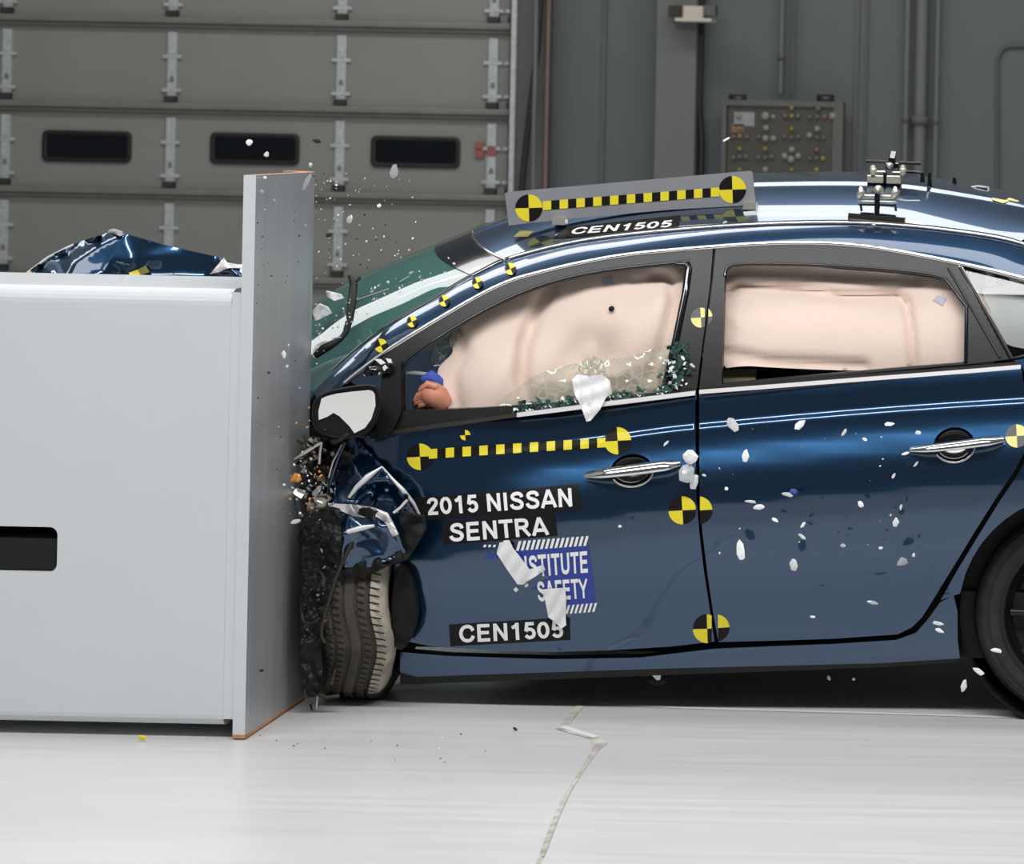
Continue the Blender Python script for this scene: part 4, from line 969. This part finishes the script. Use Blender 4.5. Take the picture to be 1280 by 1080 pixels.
# ---------------------------------------------------------------- mirror
mn = Vector((.293, -.953, -.083)).normalized(); mc = P(435, 515, -.13)
def PM(u, v, off=0.0):
    o = Vector((0, -D0, H)); d = P(u, v, 0) - o; t = (mc + mn * off - o).dot(mn) / d.dot(mn); return o + d * t
GL = [(402, 498), (409, 495), (421, 492), (440, 489.5), (461, 487.5), (466, 489), (468.5, 493), (469.5, 507), (464, 524), (456, 535), (443, 541.5), (437, 533), (424, 520), (421, 518.5), (417, 516), (409, 521), (398.5, 525), (398, 514)]
HO = smooth([(394, 497), (420, 487), (462, 481), (472, 486), (476, 506), (470, 526), (460, 540), (444, 547), (418, 547), (398, 540), (391, 525)], 2, True)
mir = empty('door_mirror', mc, None, None); mir.parent = car; mir.location = mc - car.location
rows = []
cu, cv = 434, 515
for k, (s_, dd) in enumerate([(.96, -.004), (1.0, .004), (1.04, -.01), (1.06, -.04), (.98, -.08), (.75, -.115), (.4, -.13), (.02, -.135)]):
    rows.append([PM(cu + (u - cu) * s_, cv + (v - cv) * s_, dd) for u, v in HO])
MB().grid(rows, 0, True, False, True).add([PM(cu + (u - cu) * .96, cv + (v - cv) * .96, -.004) for u, v in HO], [tuple(range(len(HO)))], 0).build('mirror_housing', M['black'], mir)
MB().prism([PM(u, v, .004) for u, v in GL], -mn * .003).build('mirror_glass', M['mirror'], mir)
MB().fill([(470, 535), (478, 462), (492, 455), (501, 452), (501, 516), (490, 540), (478, 548), (462, 548)], S_glass, .03, .05, 7).build('mirror_sail', M['black'], mir)
MB().fill(smooth([(452, 470), (458, 460), (470, 452), (484, 449), (492, 456), (490, 466), (476, 468), (462, 470)], 1, True), S_glass, lambda u, v: .045 + nz(u, v, .15, .01), .03, 4).build('torn_cover', M['gloss'], mir)
for pp in ([(468, 449), (475, 449), (482, 454), (476, 456)], [(482, 448), (488, 449), (490, 454), (485, 453)], [(478, 459), (481, 456), (484, 460), (480, 464)]):
    MB().fill(pp, S_glass, .062, .006, 4).build('broken_rim', M['paper'], mir)
MB().tube([P(416, 552, -.10), P(425, 549, -.12), P(436, 541, -.12)], .009, 8).build('mirror_foot', M['dkmetal'], mir)
# windscreen bits
wip = MB().tube([P(437, 345, .30), P(442, 356, .28), P(440, 376, .22), P(437, 400, .15), P(432, 416, .12), P(426, 424, .10), P(416, 430, .08), P(405, 436, .07), P(394, 445, .07)], [.006, .012, .014, .011, .009, .008, .012, .014, .010], 7).tube([P(441, 356, .28), P(450, 347, .3)], .005, 5).build('wiper_arm', M['black'], car)
mb = MB()
rnd = random.Random(5)
MB().fill(smooth([(392, 432), (410, 424), (428, 420), (420, 427), (405, 432), (396, 448), (390, 446)], 1, True), Z0, lambda u, v: -.09 + nz(u, v, .2, .02), .02, 4).build('torn_lining', M['cloth_w'], car)
MB().fill([(390, 389), (398, 380), (408, 384), (413, 392), (402, 398), (394, 401)], Z0, lambda u, v: -.20 + nz(u, v, .2, .02), .02, 4).build('torn_lining', M['paper'], car)
MB().fill([(407, 364), (424, 368), (428, 373), (418, 376), (409, 371)], Z0, lambda u, v: -.22 + nz(u, v, .2, .02), .02, 4).build('torn_lining', M['paper'], car)
MB().fill([(577, 325), (590, 322), (600, 330), (596, 336), (580, 335)], Z0, lambda u, v: -.42, .02, 5).build('sensor_cover', M['galv'], wso)
for pts in ([(432, 379), (455, 372), (486, 361)], [(500, 352), (512, 345)], [(460, 392), (500, 370), (530, 352)]):
    mb.tube([P(u, v, .36) for u, v in pts], .0022, 5)
mb.build('glass_crack', M['chipc'], wso)
# ---------------------------------------------------------------- crash dummy seen through the gap
dm = empty('crash_test_dummy', P(540, 500, .45), 'brown vinyl crash test dummy arm raised behind the broken front window', 'dummy')
Yd = .13
arm = [(P(600, 560, .40), .045), (P(566, 525, .34), .042), (P(545, 503, Yd), .036), (P(540, 490, Yd), .034), (P(535, 481, Yd), .030)]
MB().tube([a[0] for a in arm], [a[1] for a in arm], 14).build('forearm', M['skin'], dm)
hd = MB().tube([P(556, 508, Yd - .02), P(546, 498, Yd - .03), P(536, 490, Yd - .03), P(529, 488, Yd - .02)], [.030, .040, .038, .022], 12)
for k, (u, v) in enumerate([(521, 499), (519, 503), (520, 507), (524, 511)]):
    hd.tube([P(534 + k * 2, 490 + k * 4, Yd - .04), P(u + 2, v - 4, Yd - .05), P(u, v, Yd - .03), P(u + 6, v + 3, Yd - .0)], [.011, .011, .010, .007], 8)
hd.tube([P(545, 484, Yd - .05), P(534, 480, Yd - .06), P(528, 486, Yd - .055)], [.013, .011, .008], 8)
hd.build('hand', M['skin'], dm)
MB().tube([P(531, 474, Yd - .02), P(537, 471, Yd - .03), P(546, 478, Yd - .01), P(552, 486, Yd)], [.014, .022, .022, .016], 10).build('cuff', M['bluec'], dm)
MB().tube([P(499, 466, Yd), P(520, 466, Yd), P(548, 470, Yd + .02)], [.003, .006, .007], 6).build('pillar_lining', M['cloth_w'], car)
# ---------------------------------------------------------------- things on the roof
bd = empty('measuring_board', P(790, 262, .42), 'grey board with yellow and black scale strip standing on the car roof', 'board')
YB = .42
SB = lambda x, z: YB
MB().fill([(631, 242), (634, 240), (936, 213.5), (940, 215), (944.5, 254), (940, 256.5), (840, 262), (740, 271), (660, 279), (636, 282)], SB, 0, .012, 20).build('board_plate', M['board'], bd)
target(bd, 661, 260, 17, SB, .0015, rot=-.03); target(bd, 915.5, 237, 17, SB, .0015, rot=-.03)
strip_of_squares(bd, 678.5, 257.2, 899, 239.8, 21, SB, 5.6)
for u, v in ((938, 257), (700, 276)):
    q = P(u, v, YB - .01); MB().b2((q.x - .02, q.y - .02, q.z - .012), (q.x + .02, q.y + .02, q.z + .01)).build('foot_clip', M['alu'], bd)
# roof label
def on_roof(u, v, lift=.003):
    o = Vector((0, -D0, H)); d = (P(u, v, 0) - o).normalized()
    from mathutils.bvhtree import BVHTree
    global _bvh
    try: _bvh
    except NameError: _bvh = BVHTree.FromPolygons([Vector(p) for p in roof.v], roof.f)
    h = _bvh.ray_cast(o, d)
    return (h[0] - d * lift) if h[0] is not None else P(u, v, .35)
def roof_patch(poly, m, nm, lift=.003, step=6):
    S = lambda x, z: 0.0
    mb = MB(); pts = dense(poly, step); 
    us = [p[0] for p in pts]; vs = [p[1] for p in pts]; allp = [Vector(p) for p in pts]; e = [(i, (i + 1) % len(pts)) for i in range(len(pts))]
    for a in np.arange(min(us), max(us), step):
        for b in np.arange(min(vs), max(vs), 3.0):
            if inside((a, b), pts) and min((a - p[0]) ** 2 + (b - p[1]) ** 2 for p in pts) > 2: allp.append(Vector((a, b)))
    r = delaunay_2d_cdt(allp, e, [], 0, 1e-5)
    V = [on_roof(p.x, p.y, lift) for p in r[0]]
    T = []
    for t in r[2]:
        c = (sum(r[0][i].x for i in t) / 3, sum(r[0][i].y for i in t) / 3)
        if inside(c, pts):
            a, b, d = (V[i] for i in t); T.append(t if (b - a).cross(d - a).y < 0 else t[::-1])
    return mb.add(V, T, 0, None, True).build(nm, M[m], roofo)
lt = roof_patch([(690, 298), (708, 284), (850, 269), (848, 284), (760, 293)], 'darkst', 'label_tape', .004)
lettering(lt, 'CEN1505', [(718, 284.5), (842, 275), (838, 283.5), (712, 293)], None, 0, 'white', lambda u, v: on_roof(u, v, .007))
roof_patch([(642, 296), (650, 288), (667, 289), (660, 296)], 'knoby', 'target_sticker', .004, 4)
roof_patch([(1240, 247), (1256, 250), (1262, 247), (1274, 251), (1272, 253), (1262, 251), (1254, 254), (1241, 250)], 'yellow_pale', 'tape_mark', .004, 3)
# camera brackets
def bracket(name, cu, v0, Y, label, plate=True, head=False):
    b = empty(name, P(cu, v0, Y), label, 'bracket')
    def bb(u0, v0_, u1, v1, y0, y1, nm, m, bev=.003):
        a, c = P(u0, v0_, Y), P(u1, v1, Y); return MB().b2((a.x, Y + y0, c.z), (c.x, Y + y1, a.z)).build(nm, m, b, bevel=bev)
    if plate:
        MB().prism([P(1060, 266.5, Y - .03), P(1131, 272.5, Y - .03), P(1130, 287.5, Y - .03), P(1060, 281.5, Y - .03)], (0, .03, 0)).build('base_plate', M['dkmetal'], b)
        MB().tube([P(1062, 275, Y - .035), P(1130, 281, Y - .035)], .006, 6).build('plate_rib', M['panel'], b)
        MB().lathe([(0, -.01), (.007, -.01), (.007, 0)], P(1092.5, 281.5, Y - .034), 'Y', 10).build('bolt', M['alu'], b)
        bb(1094, 240, 1100, 269, -.02, .0, 'upright', M['gloss'])
        MB().lathe([(0, -.02), (.012, -.016), (.014, .0), (.01, .02)], P(1098, 237, Y - .01), 'Y', 12).build('knob', M['alu'], b)
        bb(1073, 243, 1121, 249, -.005, .06, 'upper_bar', M['alu']); bb(1072, 250, 1121, 254, -.01, .05, 'lower_bar', M['lens']); bb(1073, 255, 1119, 258, .0, .05, 'shade_bar', M['dkmetal'])
        for u in (1076, 1119):
            MB().tube([P(u - 2, 246, Y - .01), P(u + 1, 240, Y - .02), P(u, 235, Y)], [.010, .012, .006], 8).build('clamp_nut', M['alu'], b)
            MB().tube([P(u, 257, Y), P(u + 1, 264, Y)], .004, 6).build('stud', M['dkmetal'], b)
        MB().tube([P(1121, 250, Y + .02), P(1134, 251, Y + .02), P(1150, 251, Y + .02)], .003, 6).build('cable', M['galv'], b)
    else:
        bb(1085, 218.5, 1105.5, 229, -.03, .05, 'clamp_block', M['lens']); bb(1109, 219, 1127, 230, -.03, .05, 'clamp_block', M['lens'])
        bb(1105.5, 214, 1109, 230, -.032, .0, 'clamp_gap', M['gloss'])
        bb(1096, 213, 1108, 217, -.03, .03, 'upper_bar', M['alu']); bb(1115, 214, 1128, 217, -.03, .03, 'upper_bar', M['alu'])
        for u in (1092, 1129): MB().tube([P(u - 1, 219, Y - .03), P(u, 212, Y - .03), P(u - 1, 208, Y - .02)], [.008, .012, .007], 8).build('clamp_nut', M['lens'], b)
        MB().prism([P(1109, 206, Y - .02), P(1113, 188, Y - .02), P(1120, 189, Y - .02), P(1119, 207, Y - .02)], (0, .03, 0)).build('camera_body', M['gloss'], b)
        MB().prism([P(1112, 197, Y - .026), P(1114, 188.5, Y - .026), P(1120, 189.5, Y - .026), P(1118, 198, Y - .026)], (0, .006, 0)).build('white_face', M['paper'], b)
        MB().lathe([(0, -.03), (.010, -.028), (.011, 0)], P(1112.5, 207, Y - .02), 'Y', 14).build('lens', M['alu'], b)
        bb(1107, 203, 1124, 212, -.015, .02, 'camera_base', M['gloss'])
        MB().tube([P(1083, 201.5, Y), P(1151, 204.5, Y)], .0055, 6).build('cross_rod', M['dkmetal'], b)
        MB().tube([P(1127, 214, Y), P(1140, 215, Y), P(1151, 216, Y)], .005, 6).build('cable', M['gloss'], b)
    return b
bracket('camera_bracket', 1095, 287, .34, 'dark clamp bracket with flat base plate on the near roof edge')
bracket('camera_bracket', 1107, 230, .62, 'aluminium clamp bracket carrying a small camera at the roof centre', False)
# antenna and studs
MB().fill([(1201, 241), (1210, 235), (1222, 233), (1235, 234.5), (1237, 246), (1222, 246), (1208, 244)], lambda x, z: .80, lambda u, v: .02 * max(0, 1 - ((v - 240) / 7) ** 2), .06, 4).build('shark_fin_antenna', M['gloss'], roofo)
MB().tube([P(u, v, .79) for u, v in [(1201, 241), (1210, 235), (1222, 233), (1235, 234.5), (1237, 247)]], .0045, 6).build('antenna_edge', M['galv'], roofo)
MB().tube([P(u, v, .72) for u, v in [(1202, 242), (1215, 250), (1228, 254), (1236, 248)]], .003, 6).build('antenna_gasket', M['galv'], roofo)
for u, v0, v1, Y in ((1153, 216, 228, .66), (1162, 216, 236, .62), (1193, 222, 231, .80), (1184, 237, 247, .62)):
    MB().tube([P(u, v1, Y), P(u, v0, Y)], [.009, .005], 6).build('roof_stud', M['gloss'], roofo)
# ---------------------------------------------------------------- flying debris: every piece a thing of its own
frn = random.Random(21)
def chip(name, u, v, ru, rv, ang, Y, m, label, cat='fragment', group=None, nv=None, curve=True):
    """a small bent plate with an irregular outline, ru x rv in picture pixels across"""
    c = P(u, v, Y); k = (D0 + Y) / F
    n = nv or frn.randint(6, 9); out = []
    for i in range(n):
        a = 2 * math.pi * (i + frn.uniform(-.25, .25)) / n; q = frn.uniform(.75, 1.1); out.append((ru * q * math.cos(a), rv * q * math.sin(a)))
    tl = frn.uniform(-.5, .5); V = []; ca, sa = math.cos(ang), math.sin(ang); tx = frn.uniform(-.4, .4)
    def pos(x, y, d):
        b = -.25 * (x / max(ru, 1)) ** 2 * ru * (1 if curve else 0)
        x2, y2 = x * ca - y * sa, x * sa + y * ca
        return c + Vector((x2 * k, (b + tx * x2 + tl * y2 + d) * k, -y2 * k))
    mb = MB()
    th = max(.6, min(ru, rv) * .3)
    ring = [pos(x, y, 0) for x, y in out]; mid = [pos(x * .55, y * .55, -min(ru, rv) * .25) for x, y in out]; bk = [pos(x, y, th) for x, y in out]
    N = n; mb.add([pos(0, 0, -min(ru, rv) * .3)] + mid + ring + bk, [(0, 1 + (i + 1) % N, 1 + i) for i in range(N)] + [(1 + i, 1 + (i + 1) % N, 1 + N + (i + 1) % N, 1 + N + i) for i in range(N)] + [(1 + N + i, 1 + N + (i + 1) % N, 1 + 2 * N + (i + 1) % N, 1 + 2 * N + i) for i in range(N)] + [tuple(1 + 2 * N + i for i in range(N))], 0)
    o = mb.build(name, m, at=c, recalc=True); tag(o, label, cat, group); return o
big = [ # u, v, half sizes, angle, material, label
    (916, 531, 11, 6.5, .8, 'chip', 'white striped fragment crossing the crease at the front of the rear door'),
    (1000, 531, 8, 4.5, -.7, 'chip', 'white leaf-shaped fragment just under the rear door crease'),
    (1055, 541, 6.5, 2.6, -1.0, 'chip', 'thin white curved sliver on the blue highlight of the rear door'),
    (1112, 530, 7.5, 3, 0, 'chip', 'flat white oval fragment above left of the rear door handle'),
    (1148, 541, 4.5, 3, -.1, 'chip', 'small white chip right above the tip of the rear door handle'),
    (932, 570, 4.5, 8.5, -.1, 'chip', 'upright white fragment in the blue highlight near the front door gap'),
    (1132, 567, 5.5, 1.8, -.3, 'chip', 'narrow white sliver just below the tip of the rear door handle'),
    (1145, 580, 4.5, 1.6, -.9, 'chip', 'slanting white sliver below the rear door handle'),
    (1117, 595, 4.5, 1.8, -1.0, 'chip', 'white sliver at the lower edge of the blue highlight, below left of rear handle'),
    (1081, 549, 3.6, 1.9, .5, 'chip', 'tiny white chip right of the curved sliver on the rear door'),
    (908, 611, 2.5, 2.5, 0, 'chip', 'tiny round white chip above the twin stickers on the door gap'),
    (938, 627, 8, 2.2, .1, 'chip', 'bent white strip above a folded fragment on the rear door'),
    (949, 634, 8, 3.8, -.1, 'chip', 'folded white fragment with a dark underside on the rear door'),
    (984, 618, 7.5, 3, .25, 'chip', 'white curved fragment with a blue end on the rear door'),
    (992, 615, 5, 4.5, .25, 'bluest', 'small royal blue scrap beside a white curved fragment'),
    (969, 650, 5, 2.2, .5, 'chip', 'small white hook-shaped fragment below the blue scrap'),
    (1004, 656, 5.5, 2.2, -.9, 'chip', 'upper white sliver of a broken V shape on the rear door'),
    (1003, 671, 6.5, 2.2, .7, 'chip', 'lower white sliver of a broken V shape on the rear door'),
    (1076, 630, 3.8, 5.2, -.4, 'chip', 'rounded white block fragment at the middle of the rear door'),
    (1126, 634, 1.8, 4.2, .15, 'chip', 'upright white sliver above a white flake on the rear door'),
    (1120, 653, 4, 6.5, .1, 'chip', 'white shell-like flake right of the middle of the rear door'),
    (926, 688, 6, 14, -.25, 'chip', 'largest white curved fragment low on the rear door beside the front door'),
    (992, 706, 5.5, 9.5, .1, 'chip', 'white drop-shaped fragment low on the rear door'),
    (1054, 682, 3.6, 2.6, .3, 'chipc', 'dull pale chip low on the rear door above a small dark one'),
    (1101, 685, 3.4, 2, 0, 'chip', 'small flat white chip low in the middle of the rear door'),
    (1128, 702, 8.5, 5.5, -.5, 'chipc', 'hazy grey torn scrap low on the rear door'),
    (1142, 694, 2.2, 3.4, .2, 'chip', 'small upright white chip right above the hazy grey scrap'),
    (1091, 753, 8, 2.4, .15, 'chipc', 'long pale sliver near the lower edge of the rear door'),
    (1016, 771, 4, 1.8, 0, 'chip', 'small flat white chip near the bottom edge of the rear door'),
    (1172, 779, 8, 2.8, .2, 'chip', 'upper of two white curved flakes in front of the rear wheel arch'),
    (1174, 788, 7, 2.6, .3, 'chip', 'lower of two white curved flakes in front of the rear wheel arch'),
    (1246, 813, 8, 3.2, .05, 'chip', 'white flake flying in front of the rear tyre'),
    (1223, 839, 8, 3.6, .5, 'chip', 'white flake beside the lower left of the rear tyre'),
    (1205, 857, 4.5, 8.5, .1, 'chip', 'white flake with bluish edge near the floor by the rear tyre'),
    (1036, 847, 2.2, 3.6, -.4, 'chip', 'small white chip in the shadow below the sill, left of two'),
    (1067, 849, 2.2, 2.2, 0, 'chip', 'small white chip in the shadow below the sill, right of two'),
    (821, 843, 5.2, 10, -.35, 'chip', 'white striped scrap stuck on a dark lump below the sill'),
    (822, 850, 17, 8, 0, 'chipd', 'dark round lump below the sill of the front door'),
    (862, 572, 11, 9, .5, 'chip', 'large crumpled white scrap at the rear end of the front door handle'),
    (858, 592, 12, 14, -.4, 'chipc', 'translucent torn scrap under the rear end of the front handle'),
    (868, 602, 6, 10, .2, 'chip', 'white torn tail of a scrap lying over the door gap'),
    (880, 594, 3, 2, .5, 'chip', 'tiny white chip just right of the door gap scrap'),
    (833, 554, 5, 1.5, -.8, 'chip', 'thin white sliver above the front door handle'),
    (775, 658, 2.6, 1.8, 0, 'chip', 'tiny white chip in the middle of the front door'),
    (312, 178, 4.2, 4.6, 0, 'chip', 'pale chip at the left in front of the middle door window'),
    (333, 193, 5.0, 3.2, -.5, 'chip', 'white chip at the right in front of the middle door window'),
    (396, 176, 7, 3.5, .1, 'chipd', 'dark chip flying to the right of the middle door window'),
    (493, 214, 5, 9, .2, 'chipc', 'clear ring-like shard below the right-hand door window'),
    (437, 274, 4.2, 6, .2, 'chipc', 'pale shard beside the hinge stile above the windscreen'),
    (474, 257, 2.6, 2.6, 0, 'chip', 'white dot-like chip on the door rail above the windscreen'),
    (388, 206, 2.6, 3.2, 0, 'chip', 'white chip flying just above the top corner of the flange'),
    (383, 228, 3, 15, .5, 'chipc', 'long clear sliver at the top corner of the barrier flange'),
    (327, 240, 3.6, 4.4, .2, 'chipc', 'pale chip on the flange near its top left'),
    (331, 222, 2.4, 2.4, 0, 'chip', 'tiny white chip just under the top edge of the flange'),
    (411, 294, 5, 3, -.4, 'chipd', 'dark chip flying near the hinge stile beside the flange'),
    (370, 598, 7.5, 6.5, .1, 'orange', 'orange lamp fragment at the edge of the barrier flange'),
    (370, 652, 7, 3, -.2, 'chip', 'white sliver on the edge of the flange below the orange fragment'),
    (385, 667, 2.6, 3.4, 0, 'chip', 'small white chip just right of the sliver by the flange'),
    (355, 443, 3, 5, -.2, 'chip', 'white chip flying in front of the middle of the flange'),
    (359, 458, 2, 2, 0, 'chip', 'tiny white chip just below another chip on the flange'),
    (396, 878, 1, 10, 0, 'chip', 'thin upright white sliver on the floor before the front wheel'),
    (389, 884, 2.2, 6.0, -.3, 'chipd', 'upright dark sliver on the floor at the foot of the flange'),
    (178, 922, 5.5, 4, 0, 'yellow', 'small yellow piece on the floor below the barrier block'),
    (644, 911, 4, 1.8, .6, 'chipd', 'small dark crumb lying on the open floor below the sill'),
    (327, 838, 4, 2.2, -.4, 'chipd', 'dark flake in front of the lower part of the flange'),
    (355, 606, 2, 2, 0, 'chip', 'tiny white chip in front of the flange left of the orange fragment'),
    (336, 466, 2.4, 2, 0, 'chipd', 'tiny dark chip in front of the middle of the flange'),
    (906, 278, 1.5, 3.5, 1.1, 'chip', 'pale sliver flying over the roof edge below the scale board'),
    (908, 174, 6, 1.6, -.5, 'chip', 'white sliver flying left of the control cabinet'),
]
for (u, v, ru, rv, an, m, lab) in big:
    Yc = -.16
    if v > 830 and 780 < u < 1100: Yc = .10
    if u > 1190 and v > 800: Yc = -.10
    if m == 'bluest': Yc = -.15
    o_y = P(u, v, Yc)
    if lab.startswith(('thin upright white', 'upright dark', 'small yellow', 'small dark crumb')):
        q = PF(u, v + rv, .002); Yc = q.y
    if lab.startswith('dark round lump'): Yc = .16
    if 'flange' in lab and Yc == -.16 and u < 392: Yc = interp(u, [(312, -.50), (390, -.05)]) if u < 388 else -.1
    if u < 520 and v < 300: Yc = -.25 if 'flange' not in lab else Yc
    if 'scrap' in lab and 850 < u < 885: Yc = -.09
    chip('fragment' if 'sliver' not in lab else 'sliver', u, v, ru, rv, an, Yc, M[m], lab)
# dark companions and tiny chips
def spray(n, gu, gv, rng, mats, label, group, Y=(-.35, -.05), name='glass_chip'):
    k = 0
    while k < n:
        u, v = gu(), gv()
        r = frn.uniform(*rng)
        chip(name, u, v, r, r * frn.uniform(.35, 1), frn.uniform(0, 3), frn.uniform(*Y), M[frn.choice(mats)], label, 'glass chip', group, 5, False); k += 1
def above_screen():
    t = abs(frn.gauss(0, .33)); return min(1, t)
acc = []
while len(acc) < 95:
    u = frn.uniform(392, 520); v = frn.uniform(215, 400)
    lim = interp(u, [(389, 395), (440, 352), (520, 316)])
    if v < lim and frn.random() < .25 + .75 * math.exp(-(u - 392) / 45): acc.append((u, v))
it = iter(acc); cur = [None]
def gu1(): cur[0] = next(it); return cur[0][0]
spray(95, gu1, lambda: cur[0][1], (.6, 1.9), ['chip', 'chip', 'chipc', 'chipd'], 'tiny glass chip flying above the shattered windscreen', 'glass chips above the windscreen')
def gu2():
    t = frn.random(); cur[0] = (395 + 190 * t * t, 0); u = cur[0][0]
    cur[0] = (u, interp(u, [(392, 400), (440, 365), (520, 330), (590, 310)]) + frn.uniform(8, 60) * (1 - t * .6)); return u
spray(70, gu2, lambda: cur[0][1], (.7, 2.3), ['chip', 'chipc'], 'tiny glass chip lying on the green windscreen', 'glass chips on the windscreen', (.02, .06))
spray(45, lambda: frn.uniform(318, 384), lambda: frn.uniform(230, 640), (.5, 1.6), ['chip', 'chipd', 'chipd'], 'tiny chip flying in front of the barrier flange', 'chips before the flange', (-.62, -.5))
spray(50, lambda: frn.gauss(385, 12), lambda: frn.gauss(600, 40), (.8, 2.4), ['chip', 'chipc', 'chip', 'orange'], 'small chip bursting from the crushed corner beside the flange', 'chips at the crushed corner', (-.3, -.2))
spray(30, lambda: frn.uniform(890, 1190), lambda: frn.uniform(530, 720), (.7, 1.9), ['chipc', 'chipd', 'chip'], 'tiny chip flying in front of the rear door', 'tiny chips before the rear door', (-.2, -.12))
def floor_chip(u, v, r, m, label, grp):
    q = PF(u, v, .003); chip('floor_crumb', u, v, r, r * .5, frn.uniform(-.3, .3), q.y, M[m], label, 'crumb', grp, 6, False)
for k in range(22): floor_chip(frn.uniform(310, 640), frn.uniform(905, 960), frn.uniform(.8, 1.8), frn.choice(['chipd', 'chipd', 'chip']), 'tiny crumb on the floor beside the barrier and front wheel', 'crumbs on the floor')
